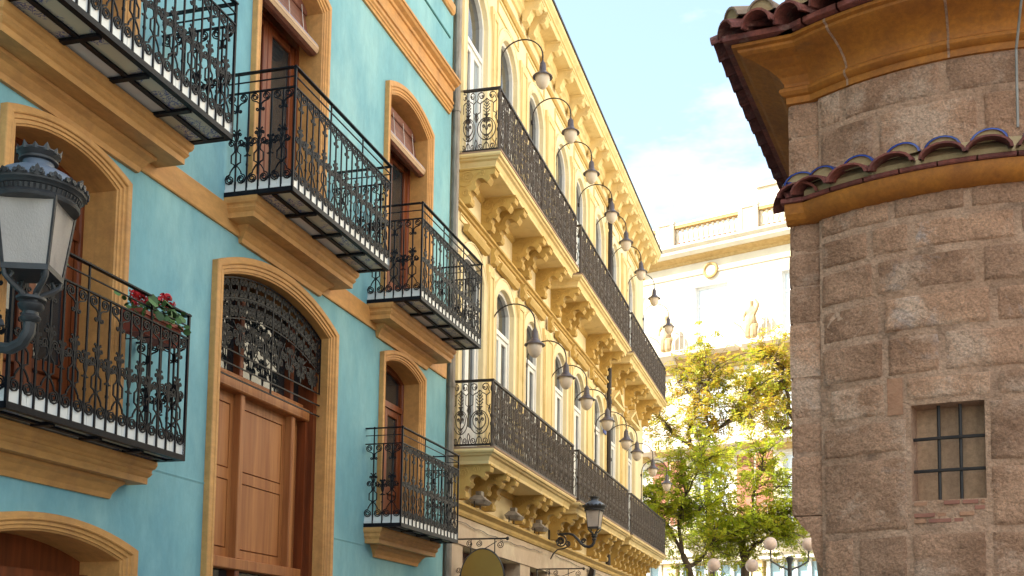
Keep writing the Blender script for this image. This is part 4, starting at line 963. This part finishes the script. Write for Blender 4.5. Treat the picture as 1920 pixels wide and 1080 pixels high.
# brick infill below the window
rb = random.Random(5)
for r in range(5):
    z = 2.36+r*.033; x = -16.0
    while x < -4.8:
        w_ = rb.uniform(2.2, 4.2); x2 = min(x+w_, -4.3)
        if rb.random() < .62:
            q = Mb(); o0 = rb.uniform(-.004, .010)
            q.rings([[CP(A(x+.15), RC-.02, z+e) for e in (.004, .026)], [CP(A(x+.2), RC+o0, z+e) for e in (.005, .025)], [CP(A(x2-.2), RC+o0-.004, z+e) for e in (.005, .025)], [CP(A(x2-.15), RC-.02, z+e) for e in (.004, .026)]])
            q.add([CP(A(x+.2), RC+o0, z+.005), CP(A(x2-.2), RC+o0-.004, z+.005), CP(A(x2-.15), RC-.02, z+.004), CP(A(x+.15), RC-.02, z+.004)], [(0, 1, 2, 3)])
            q.add([CP(A(x+.2), RC+o0, z+.025), CP(A(x2-.2), RC+o0-.004, z+.025), CP(A(x2-.15), RC-.02, z+.026), CP(A(x+.15), RC-.02, z+.026)], [(3, 2, 1, 0)])
            ST.part('brick', q, M['brick'] if rb.random() < .5 else M['brownfill'], WALL)
        x = x2+.1
# barred window
m = Mb(); am, aw = (wa0+wa1)/2, (wa1-wa0)
m.rings([[CP(wa0-.01+(aw+.02)*k/8, RC-rd-.0, z) for k in range(9)] for z in (wz0-.02, wz1+.02)])
WN = ST.part('barred_window', m, mk('tan_plastered_panel', (.50, .30, .175), (.36, .205, .115), 4, .95, .5, 30, bdist=.01, grain=.2, gs=40, streak=(.24, .14, .09), ss=14, st=(.45, .7)))
for t in (.36, .665):
    m = Mb(); m.tube([CP(wa0+aw*t, RC-.075, wz0-.03), CP(wa0+aw*t, RC-.075, wz1+.03)], .010, 6); ST.part('bar', m, M['iron2'], WN, smooth=True)
for z in (2.70, 2.885):
    m = Mb(); m.tube([CP(wa0-.02+(aw+.04)*k/6, RC-.06, z) for k in range(7)], .010, 6); ST.part('bar', m, M['iron2'], WN, smooth=True)
# corbelled square corner beside the curve
pz = [2.49, 2.86, 3.08, 3.34, 3.68, 3.91, 4.12, 4.33, 4.50, 4.865, 5.085]
for z0, z1 in zip(pz, pz[1:]):
    q = Mb(); g = .005; sd_ = random.uniform(0, 99); pr = random.uniform(-.002, .006)
    n1, n2 = 5, max(4, int((z1-z0)/.05)); grid = []
    for j in range(n2+1):
        z = z0+g+(z1-z0-2*g)*j/n2; row = [(-.6, -.18, z), (-.3, -.18-pr, z)]
        for i in range(n1+1):
            u = i/n1; d = pr+.007*nrm3((u*3+sd_, z*11, 1)); s_ = -.18+.18*u
            if i == 0: d -= .012; s_ -= pr
            if j in (0, n2): d -= .014
            row.append((d, s_, z))
        row.append((-.05, .0, z)); grid.append(row)
    q.rings(grid); q.add(grid[0], [tuple(reversed(range(len(grid[0]))))]); q.add(grid[-1], [tuple(range(len(grid[-1])))])
    ST.part('stone', q, M['stone'], WALL)
m = Mb(); m.prism([(-.16, 2.488), (.02, 2.488), (.02, 2.16), (-.012, 2.18), (-.05, 2.24), (-.068, 2.31), (-.068, 2.36), (-.075, 2.365), (-.075, 2.385), (-.095, 2.40), (-.13, 2.44)], -2.0, -.012, 'x'); ST.part('corner_corbel', m, M['stone'])
# lower tiled eave
LOW = [(-.02, 4.300), (.02, 4.302), (.055, 4.318), (.085, 4.345), (.10, 4.38), (.10, 4.405), (-.02, 4.408)]
m = Mb(); cyl_sweep(m, LOW, A(-35.5), a_r, 48); ST.part('lower_moulding', m, M['orange'], smooth=True)
m = Mb(); m.prism([(o*.9, z) for o, z in LOW], -.195, .2); ST.part('lower_moulding', m, M['orange'])
for k in range(11):
    a0, a1 = A(-34.5+6*k)+.002, A(-34.5+6*(k+1))-.002
    q = Mb(); q.rings([[CP(a0+(a1-a0)*i/4, RC+o, z) for i in range(5)] for o, z in ((-.02, 4.407), (.112, 4.407), (.118, 4.412), (.118, 4.43), (-.02, 4.445))]); ST.part('eave_brick', q, M['terra'])
for e0, e1 in ((-.215, -.09), (-.085, .16)):
    m = Mb(); m.box(-.3 if e0 < -.2 else -.02, .112, e0, e1, 4.407, 4.432); ST.part('eave_brick', m, M['terra'])
def tile_mesh(r, ln, rim, fill, t=.014, n=9, fl=.92):
    q = Mb(); an = [pi*k/n for k in range(n+1)]
    def ring(x, rr): return [(x, rr*cos(a), rr*sin(a)*fl) for a in an]
    q.rings([ring(-ln, r*.86), ring(0, r)]); q.rings([ring(0, r-t), ring(-ln, r*.86-t)])
    q.mi = 1; q.rings([ring(0, r), ring(0.002, r-t)])
    if rim: q.rings([ring(-.035, r*.995+.0015), ring(0.001, r+.0015)])
    if fill: q.mi = 2; q.add([(-.012, (r-t)*cos(a), (r-t)*sin(a)*fl) for a in an], [tuple(range(n+1))])
    return q
me_red = tile_mesh(.128, .34, False, False, .018, 9, .58).mesh('roof_tile', [M['terra'], M['terra'], M['tilefill']])
me_blu = tile_mesh(.102, .24, True, True, .012, 9, .70).mesh('roof_tile', [M['terra'], M['blue'], M['tilefill']])
sl = radians(15); rr_ = random.Random(11)
for t in [-31.5+7.25*k for k in range(9)]:
    a = A(t+rr_.uniform(-.5, .5))
    ST.inst('roof_tile', me_red, None, CP(a, RC+.185, 4.432), rot=(rr_.uniform(-.05, .05), sl, a)); 
    a = A(t+.6+rr_.uniform(-.8, .8)); ST.inst('roof_tile', me_blu, None, CP(a, RC+.105+rr_.uniform(-.01, .01), 4.507+rr_.uniform(-.006, .008)), rot=(rr_.uniform(-.06, .06), sl, a))
ST.inst('roof_tile', me_red, None, (.155, -.11, 4.432), rot=(0, sl, -.1)); ST.inst('roof_tile', me_blu, None, (.085, -.10, 4.525), rot=(.05, sl, -.1))
ST.inst('roof_tile', me_red, None, (.02, -.235, 4.430), rot=(0, sl, -pi/2+.5)); ST.inst('roof_tile', me_blu, None, (.0, -.20, 4.505), rot=(0, sl, -pi/2+.4))
m = Mb(); cyl_sweep(m, [(-.02, 4.44), (.10, 4.44), (.10, 4.47), (.02, 4.56), (-.02, 4.575)], A(-34), a_r, 40); ST.part('mortar_bed', m, M['tilefill'])
# upper cornice and eave
TOP = [(-.02, 5.080), (.012, 5.082), (.014, 5.122), (.035, 5.128), (.052, 5.145), (.050, 5.165), (.030, 5.180), (.022, 5.186), (.024, 5.205), (.05, 5.24), (.10, 5.275), (.17, 5.305), (.24, 5.322), (.262, 5.335), (.266, 5.35), (.295, 5.354), (.295, 5.374), (-.02, 5.38)]
m = Mb(); cyl_sweep(m, TOP, A(-36), a_r, 60); ST.part('cornice', m, M['orange'], smooth=True)
m = Mb(); ell_sweep(m, TOP); ST.part('cornice', m, M['orange'])
for t in (-26.5, -8.6, 9):                              # pale joints in the cornice
    q = Mb(); a = A(t); q.rings([[CP(a+e, RC+o+.0025, z-.001) for o, z in TOP[1:-1]] for e in (-.0035, .0035)]); ST.part('cornice_joint', q, M['mortar'])
for k in range(12):
    a0, a1 = A(-35.5+5.8*k)+.003, A(-35.5+5.8*(k+1))-.003
    q = Mb(); q.rings([[CP(a0+(a1-a0)*i/4, RC+o, z) for i in range(5)] for o, z in ((-.02, 5.380), (.335, 5.380), (.34, 5.384), (.34, 5.412), (-.02, 5.42))]); ST.part('eave_brick', q, M['terra'])
for k in range(26):
    d1 = .34-.3*k; q = Mb(); q.box(d1-.296, d1, -.18-.34, -.10, 5.380, 5.414); ST.part('eave_brick', q, M['terra'])
me_big = tile_mesh(.098, .42, False, False).mesh('roof_tile', [M['terra'], M['terra'], M['tilefill']])
me_bigb = tile_mesh(.094, .5, False, True).mesh('roof_tile', [M['slab'], M['slab'], M['tilefill']])
for t in [-31+6.1*k for k in range(10)]:
    a = A(t); ST.inst('roof_tile', me_big, None, CP(a, RC+.42, 5.402), rot=(rr_.uniform(-.05, .05), sl, a)); ST.inst('roof_tile', me_bigb, None, CP(a+.01, RC+.35, 5.495), rot=(0, sl, a))
for k in range(42):
    d = .20-.205*k; ST.inst('roof_tile', me_big, None, (d, -.18-.42, 5.402), rot=(rr_.uniform(-.06, .06), sl, -pi/2+rr_.uniform(-.04, .04)))
    ST.inst('roof_tile', me_blu, None, (d-.1, -.18-.36, 5.48), rot=(0, sl, -pi/2))
for an, o in ((-pi/4-.1, .0), (-.25, .0)):
    ST.inst('roof_tile', me_big, None, (.36 if an < -.5 else .42, -.50 if an < -.5 else -.30, 5.405), rot=(0, sl, an)); ST.inst('roof_tile', me_bigb, None, (.33 if an < -.5 else .37, -.47 if an < -.5 else -.28, 5.50), rot=(0, sl, an))
m = Mb(); m.add([(.2, -.42, 5.50), (-12, -.42, 5.50), (-12, 2.5, 6.3), (-1.8, 1.2, 6.35), (.2, .4, 5.53), (.42, 1.2, 5.53), (.1, 2.4, 5.53), (-12, 4.3, 5.53)], [(0, 1, 2, 3), (0, 3, 4), (4, 3, 5), (5, 3, 6), (6, 3, 2, 7)]); ST.part('roof', m, M['roofred'])
T = Thing('wall_cable', 'thin dark cable running down the stone curve under the upper cornice, at the right', 'cable', FK, CP(A(2.0), RC+.03, 4.75))
m = Mb(); m.tube([CP(A(2.0), RC+.04, 4.60), CP(A(2.0), RC+.05, 5.05), CP(A(2.0), RC+.33, 5.30), CP(A(2.0), RC+.37, 5.40)], .008, 5); T.part('cable', m, M['pipe'])
# ------------------------------------------------------------------ sunlit building across the square
FA = radians(-108.5)
FF = Frame(-6.655, 52, FA)
FB = Thing('cream_building', 'tall cream white sunlit building with a roof balustrade, statues and balconies across the square', 'building', FF, (0, 0, 0))
U0, U1 = -18.0, 14.0; ctr = [-.2+4.45*k for k in range(-4, 4)]
FL = [(16.5, 19.72, .86), (11.95, 15.0, .86), (7.9, 11.2, .86)]
m = Mb()
for c in ctr:
    lo, hi = max(c-2.225, U0), c+2.225
    zs_ = [6.6]+[z for f_ in FL[::-1] for z in f_[:2]]+[22.0]
    m.add([(0, lo, 6.6), (0, c-.86, 6.6), (0, c-.86, 22), (0, lo, 22), (0, c+.86, 6.6), (0, hi, 6.6), (0, hi, 22), (0, c+.86, 22)], [(0, 1, 2, 3), (4, 5, 6, 7)])
    for z0, z1 in zip(zs_[::2], zs_[1::2]): m.add([(0, c-.86, z0), (0, c+.86, z0), (0, c+.86, z1), (0, c-.86, z1)], [(0, 1, 2, 3)])
U0, U1 = ctr[0]-2.225, ctr[-1]+2.225
m.add([(0, U0, 6.6), (-12, U0, 6.6), (-12, U1, 6.6), (0, U1, 6.6), (0, U0, 22), (-12, U0, 22), (-12, U1, 22), (0, U1, 22)], [(0, 1, 5, 4), (1, 2, 6, 5), (2, 3, 7, 6), (4, 5, 6, 7)])
FB.part('wall', m, M['farwall'])
for c in ctr:
    for k, (z0, z1, hw) in enumerate(FL):
        m = Mb(); d = -.28
        for e0, e1, y0, y1 in ((c-hw, c-hw+.09, z0, z1), (c+hw-.09, c+hw, z0, z1), (c-hw+.09, c+hw-.09, z1-.09, z1), (c-hw+.09, c+hw-.09, z1-.95, z1-.85)): m.box(d-.05, d+.04, e0, e1, y0, y1)
        m.box(d-.05, d+.05, c-.06, c+.06, z0, z1-.95)
        for e in (c-hw, c+hw): m.box(-.3, 0, e-.001, e+.001, z0, z1)
        m.box(-.3, 0, c-hw, c+hw, z1-.001, z1+.001)
        W_ = FB.part('window', m, M['white'])
        m = Mb(); m.box(d-.02, d, c-hw+.05, c+hw-.05, z0, z1-.05); FB.part('pane', m, M['farpane'], W_)
        if k:
            m = Mb(); m.prism([(0, z1+.15), (.2, z1+.2), (.28, z1+.35), (.28, z1+.42), (0, z1+.45)], c-hw-.3, c+hw+.3); FB.part('window_hood', m, M['fargold'])
        z = z0-.12                                     # balcony with a pale iron railing
        m = Mb(); m.prism([(0, z-.3), (.5, z-.16), (.85, z-.12), (.85, z+.0), (0, z+.0)], c-1.6, c+1.6); B_ = FB.part('balcony', m, M['farwall'])
        m = Mb(); m.box(.78, .82, c-1.55, c+1.55, z+1.0, z+1.05); m.box(.78, .82, c-1.55, c+1.55, z+.08, z+.12)
        for e in (c-1.55, c+1.51): m.box(0, .78, e, e+.04, z+1.0, z+1.05)
        FB.part('railing', m, M['milk'], B_)
        for q in range(13):
            m = Mb(); m.tube([(.80, c-1.53+.255*q, z), (.80, c-1.53+.255*q, z+1.0)], .022, 4); FB.part('baluster', m, M['milk'], B_)
# cornice, frieze, medallions, balustrade
band(FB, 'cornice', [(-.01, 21.05), (.12, 21.06), (.2, 21.15), (.5, 21.2), (.62, 21.35), (.62, 21.5), (.75, 21.62), (.75, 21.72), (-.01, 21.8)], U0, U1, M['farwall'])
band(FB, 'frieze', [(-.01, 20.92), (.06, 20.93), (.10, 21.05), (.45, 21.17), (.45, 21.19), (-.01, 21.19)], U0, U1, M['fargold'])
band(FB, 'gutter_line', [(.3, 21.745), (.55, 21.735), (.55, 21.80), (.3, 21.82)], U0, U1, M['brick'])
band(FB, 'string_course', [(-.01, 20.3), (.05, 20.31), (.07, 20.36), (-.01, 20.40)], U0, U1, M['farwall'])
band(FB, 'lower_frieze', [(-.01, 15.55), (.10, 15.56), (.15, 15.9), (.35, 16.1), (.35, 16.25), (-.01, 16.28)], U0, U1, M['fargold'])
band(FB, 'lower_cornice', [(-.01, 11.55), (.2, 11.6), (.35, 11.75), (.35, 11.85), (-.01, 11.9)], U0, U1, M['fargold'])
for c in ctr:
    m = Mb(); m.tube([(.06, c+.33*cos(2*pi*k/20), 20.42+.33*sin(2*pi*k/20)) for k in range(20)], .07, 6, closed=True); FB.part('medallion', m, M['fargold'], smooth=True)
    m = Mb(); m.prism([(c+.3*cos(2*pi*k/16), 20.42+.3*sin(2*pi*k/16)) for k in range(16)], 0, .05, 'x'); FB.part('medallion_face', m, M['farwall'])
    for s in (c-1.75, c+1.75):                          # brick panels beside the lower windows
        m = Mb(); m.box(0, .03, s-.42, s+.42, 8.2, 11.3); FB.part('brick_panel', m, M['brick'])
mb = Mb(); mb.lathe([(.09, 0), (.09, .08), (.05, .12), (.06, .2), (.10, .32), (.09, .42), (.05, .56), (.05, .62), (.09, .68), (.09, .74)], 8); me_fb = mb.mesh('baluster', M['farwall'], True)
m = Mb(); m.box(-.45, -.05, U0, U1, 21.8, 22.02); BL = FB.part('balustrade', m, M['farwall'])
m = Mb(); m.box(-.42, -.02, U0, U1, 22.9, 23.02); FB.part('rail', m, M['fargold'], BL)
m = Mb(); m.box(-.45, .0, U0, U1, 23.02, 23.12); FB.part('coping', m, M['farwall'], BL)
for k in range(-4, 4):
    p0 = 1.3+4.45*k
    m = Mb(); m.box(-.48, .02, p0, p0+.9, 22.02, 23.2); m.box(-.5, .06, p0-.04, p0+.16, 22.03, 23.1); m.box(-.5, .06, p0+.74, p0+.94, 22.03, 23.1); m.box(-.52, .08, p0-.06, p0+.96, 23.12, 23.28); FB.part('pier', m, M['farwall'], BL)
    for q in range(13):
        s = p0+.9+.135+q*.273
        if s < U1: FB.inst('baluster', me_fb, BL, (-.22, s, 22.12))
        if s < U1 and q < 12:
            m = Mb(); m.box(-.30, -.04, s+.09, s+.19, 22.03, 22.15); FB.part('dark_gap', m, M['brick'], BL)  # solid blocks coloured to stand in for the dark openings
m = Mb(); m.box(-5, -1.2, 1.75, U1, 22, 24.5); m.box(-5.1, -1.1, 1.65, U1, 24.5, 24.7); FB.part('attic', m, M['farwall'])
m = Mb(); m.tube([(-.2, -2.45, 23.2), (-.2, -2.45, 24.6)], .05, 6); FB.part('finial_rod', m, M['farwall'])
# ground floor: glazed shopfronts with white mullions
m = Mb(); m.box(-12, -.35, U0, U1, 0, 6.6); FB.part('shop_wall', m, M['yellow'])
for k in range(-4, 4):
    c = -.2+4.45*k
    m = Mb(); m.box(-.34, -.30, c-1.75, c+1.75, .3, 6.2); P_ = FB.part('shop_glazing', m, M['shopglass'])
    for q in range(6):
        s = c-1.75+.66*q; m = Mb(); m.box(-.299, -.16, s, s+.16, .3, 6.3); FB.part('mullion', m, M['white'], P_)
    m = Mb(); m.box(-.35, .0, c+1.9, c+2.55, 0, 6.59); FB.part('pier', m, M['yellow'])
band(FB, 'shop_fascia', [(-.3, 6.3), (.15, 6.35), (.15, 6.55), (.25, 6.62), (-.3, 6.64)], U0, U1, M['farwall'])
# draped stone figures between the top windows
def statue(u, label, lift):
    T = Thing('statue', label, 'statue', FF, (.55, u, 16.3), 'draped statues on the cream facade')
    m = Mb(); m.prism([(0, 15.9), (.3, 16.0), (.85, 16.28), (.85, 16.45), (0, 16.45)], u-.4, u+.4); T.part('pedestal', m, M['farwall'])
    me = bpy.data.meshes.new('figure')
    P = [(0, 0, .95), (0, 0, 1.2), (.03, .02, 1.45), (.03, .02, 1.6), (.05, .03, 1.78), (.05, -.12, .6), (.02, -.14, .08), (.1, .14, .55), (.12, .16, .06), (.03, -.24, 1.42), (.06, -.38, 1.15), (.2, -.3, .92), (.03, .27, 1.44), (.1, .38, 1.65 if lift else 1.16), (.12, .22, 1.92 if lift else .9), (.06, .03, 1.9)]
    E_ = [(0, 1), (1, 2), (2, 3), (3, 4), (4, 15), (0, 5), (5, 6), (0, 7), (7, 8), (2, 9), (9, 10), (10, 11), (2, 12), (12, 13), (13, 14)]
    me.from_pydata(P, E_, []); o = link('figure', me, T.e, (.0, .0, .16))
    me.materials.append(mk('shaded_statue_stone', (.42, .30, .16), (.30, .20, .10), 3, .9))  # stone darkened to carry the brown shadow on the figures
    sk = o.modifiers.new('skin', 'SKIN'); rads = [.2, .17, .2, .07, .12, .19, .2, .19, .2, .09, .07, .05, .09, .07, .05, .11]
    for i, v in enumerate(me.skin_vertices[0].data): v.radius = (rads[i], rads[i]); v.use_root = (i == 0)
    sb = o.modifiers.new('sub', 'SUBSURF'); sb.levels = 1; sb.render_levels = 1
statue(2.14, 'pale stone statue with one arm raised, standing between the cream building windows', True)
statue(-2.31, 'pale stone statue beside the last hanging lamps, left of the arm-raising statue', False)
# unseen tall body added behind the eaves to bounce warm sunlight onto the facades
m = Mb(); m.box(-27, -2.6, 1.35, 9, 5.0, 15.5); m.box(-27, -12.001, .0, 4.2, 0, 5.0); ST.part('bounce_wall', m, M['bouncewall'])
m = Mb(); m.box(-27.2, -2.4, 1.12, 9.2, 15.3, 15.42); m.box(-27.1, -2.5, 1.22, 9.1, 15.1, 15.3); ST.part('bounce_wall_cornice', m, M['orange'])  # trim on the added bounce wall
# ------------------------------------------------------------------ twin-globe lamp posts in the square
def lamp_post(x, y, z, label):
    fr = Frame(x, y, radians(-71.5)); T = Thing('street_lamp', label, 'street lamp', fr, (0, 0, 0), 'globe lamp posts in the square')
    m = Mb(); m.lathe([(.16, 0), (.16, .3), (.1, .4), (.07, .6), (.055, z-.6), (.07, z-.5), (.06, z-.2), (.11, z-.05), (.12, z), (.05, z+.05)], 10); T.part('post', m, M['lantmetal'], smooth=True)
    for q in (-1, 1):
        m = Mb(); m.tube([(0, q*.05, z-.35), (0, q*.3, z-.25), (0, q*.55, z-.1), (0, q*.57, z+.2)], .03, 6); T.part('arm', m, M['lantmetal'])
        m = Mb(); m.lathe([(.20*sin(pi*k/10)+.0, .20-.20*cos(pi*k/10)) for k in range(11)], 16, (0, q*.57, z+.2)); T.part('globe', m, M['milk'], smooth='all')
lamp_post(-2.05, 33, 4.70, 'globe lamp post under the tree, right beside the stone building')
lamp_post(-3.70, 33, 4.10, 'globe lamp post between the two tree trunks')
# ------------------------------------------------------------------ trees
import itertools
def tree(name_label, limbs, Y, rad, leaf, ntw, seed, group, spread=(1, 1), hang=.0):
    R_ = random.Random(seed)
    bx, bz = limbs[0][0]
    T = Thing('tree', name_label, 'tree', Frame(0, 0, 0), (bx-.1, Y, 0), group)
    pts_all = []
    depth = {}
    for li, l in enumerate(limbs):
        key = l[0]
        y0 = depth.get(key, Y); dy = R_.uniform(-.9, .9) if li else 0
        n = len(l); P3 = []
        for i, (x, z) in enumerate(l):
            y = y0+dy*(i/(n-1)); P3.append(Vector((x, y, z))); depth[(x, z)] = y
        if li == 0: P3 = [Vector((bx-.1, Y, 0)), Vector((bx-.05, Y, bz*.5))]+P3
        r0_ = rad if li == 0 else rad*(.5 if li < 5 else .32)
        rr = [r0_*(1-.62*i/(len(P3)-1)) for i in range(len(P3))]
        if li == 0: rr = [rad*1.15]+[rad*(1-.25*i/(len(P3)-1)) for i in range(1, len(P3))]
        # wobble and densify
        den, dr = [], []
        for i in range(len(P3)-1):
            for k in range(3):
                t = k/3; p = P3[i].lerp(P3[i+1], t)
                if k and li: p = p+Vector((R_.uniform(-1, 1), R_.uniform(-1, 1), R_.uniform(-1, 1)))*.03
                den.append(p); dr.append(rr[i]+(rr[i+1]-rr[i])*t)
        den.append(P3[-1]); dr.append(rr[-1])
        m = Mb(); m.tube(den, [x*.85 for x in dr], 7); T.part('trunk' if li == 0 else 'branch', m, M['bark'], smooth='all')
        if li: pts_all += [(p, i/len(den)) for i, p in enumerate(den) if i > len(den)*.3]
    tw, lf = Mb(), Mb()
    cx = sum(p.x for p, t in pts_all)/len(pts_all); cz = sum(p.z for p, t in pts_all)/len(pts_all)
    ends = []
    for k in range(ntw):
        p, t = R_.choice(pts_all)
        dr = Vector((R_.gauss(0, 1)*spread[0]+(p.x-cx)*.25, R_.gauss(0, 1)+(p.y-Y)*.4, R_.gauss(.25-hang, .7)*spread[1]+(p.z-cz)*.15)).normalized()
        ln = R_.uniform(.5, 1.9); a = p; b = a+dr*ln*.5+Vector((0, 0, .06)); c = a+dr*ln+Vector((R_.uniform(-.1, .1), R_.uniform(-.1, .1), R_.uniform(-.2, .05)))
        tw.tube([a, b, c], [.016, .010, .004], 3, cap=False)
        for q in range(R_.randint(7, 11)):                # compound leaves on the twig
            f = R_.uniform(.25, 1); o = a.lerp(b, f*2) if f < .5 else b.lerp(c, f*2-1)
            rd_ = Vector((R_.gauss(0, 1), R_.gauss(0, 1), R_.gauss(-.15, .5))).normalized(); L_ = R_.uniform(.22, .40)
            side = rd_.cross(Vector((R_.uniform(-.3, .3), R_.uniform(-.3, .3), 1))).normalized(); nn = rd_.cross(side)
            for j in range(R_.randint(5, 7)):
                for q2 in (-1, 1):
                    o2 = o+rd_*L_*(.2+.8*j/7)+Vector((0, 0, -.10*(j/7)**2)); dv = (side*q2+rd_*.5+nn*R_.uniform(-.4, .4)).normalized(); w_ = (rd_-dv*rd_.dot(dv)).normalized()
                    l_ = R_.uniform(.07, .125); b_ = l_*.26
                    lf.add([o2, o2+dv*l_*.5+w_*b_, o2+dv*l_, o2+dv*l_*.5-w_*b_], [(0, 1, 2, 3)])
    tag(T.part('twig', tw, M['bark']), kind='stuff')
    tag(T.part('crown', lf, M[leaf]), kind='stuff')
    return T
T1 = [[(-4.97,4.58),(-5.06,6.79),(-5.21,8.19),(-5.47,8.89)],[(-5.47,8.89),(-5.8,9.2),(-6.21,9.48),(-6.51,9.84),(-6.74,10.17),(-7.16,10.34)],[(-5.47,8.89),(-5.75,9.24),(-5.84,9.65),(-5.67,10.08),(-5.62,10.55),(-5.69,10.97),(-5.43,11.67),(-5.28,12.33)],
 [(-5.47,8.89),(-5.15,9.17),(-5.02,9.49),(-5.13,10.05),(-5.32,10.44)],[(-5.02,9.49),(-4.65,9.75),(-4.32,10.02),(-4.05,10.53),(-3.77,10.92),(-3.4,11.28)],[(-5.13,10.05),(-5.0,10.61),(-4.78,11.07)],[(-4.65,9.75),(-4.14,9.91),(-3.59,10.04),(-3.32,10.21)],[(-5.69,10.97),(-5.99,11.33),(-6.33,11.63)],[(-5.69,10.97),(-5.24,11.28),(-4.78,11.83)]]
T2 = [[(-3.65,4.41),(-3.65,4.93),(-3.75,5.45),(-3.71,5.71)],[(-3.71,5.71),(-4.02,5.75),(-4.4,6.1),(-4.75,6.9)],[(-3.75,5.45),(-3.85,5.8),(-3.59,6.0),(-3.39,6.13),(-3.25,6.48)],[(-3.71,5.71),(-3.45,6.05),(-2.91,6.12),(-2.49,6.2),(-2.1,6.6)],[(-3.65,4.93),(-3.3,5.45),(-3.08,5.52),(-2.74,5.69),(-2.49,5.94)],
 [(-3.71,5.71),(-3.9,6.28),(-4.19,6.36),(-4.5,7.2),(-4.4,8.1)],[(-3.39,6.13),(-3.4,7.0),(-3.1,7.7),(-3.0,8.3)],[(-3.85,5.8),(-4.3,5.6),(-4.9,5.75)],[(-3.4,7.0),(-2.8,7.2),(-2.3,7.7)]]
T3 = [[(-5.18,4.31),(-5.27,4.61),(-5.43,4.98)],[(-5.27,4.61),(-4.93,4.81),(-4.8,5.06),(-4.5,5.6)],[(-5.43,4.98),(-5.74,5.66),(-6.11,6.35),(-6.32,6.87)],[(-5.43,4.98),(-5.52,6.0),(-5.27,6.84),(-5.4,7.6)],[(-5.52,6.0),(-5.1,6.3),(-4.7,6.5)],[(-5.74,5.66),(-6.1,5.6),(-6.5,5.8)],[(-5.27,6.84),(-4.9,7.4),(-4.7,7.9)]]
T4 = [[(-1.4,4.7),(-1.73,8.12),(-2.18,10.06),(-2.45,10.65)],[(-2.45,10.65),(-2.73,11.05),(-3.21,11.37),(-3.39,11.68)],[(-2.45,10.65),(-2.49,11.24),(-2.73,11.74),(-2.63,12.22)],[(-2.18,10.06),(-2.84,10.09),(-3.4,10.31)],[(-2.63,12.22),(-2.92,12.34),(-3.2,12.65)],[(-2.18,10.06),(-1.6,10.6),(-1.2,11.3)]]
G_ = 'trees in the square'
tree('tall thin tree with yellowing leaves and a forked trunk, in the middle of the square', T1, 38, .17, 'leafy', 250, 21, G_)
tree('dense green tree low in front of the lamp posts, with a dark trunk', T2, 36, .19, 'leaf', 350, 22, G_, hang=.15)
tree('green tree touching the far end of the lower iron balconies', T3, 34.5, .15, 'leaf', 240, 23, G_, hang=.1)
tree('sparse orange yellow tree half hidden behind the stone building', T4, 40, .16, 'leafy', 170, 24, G_)
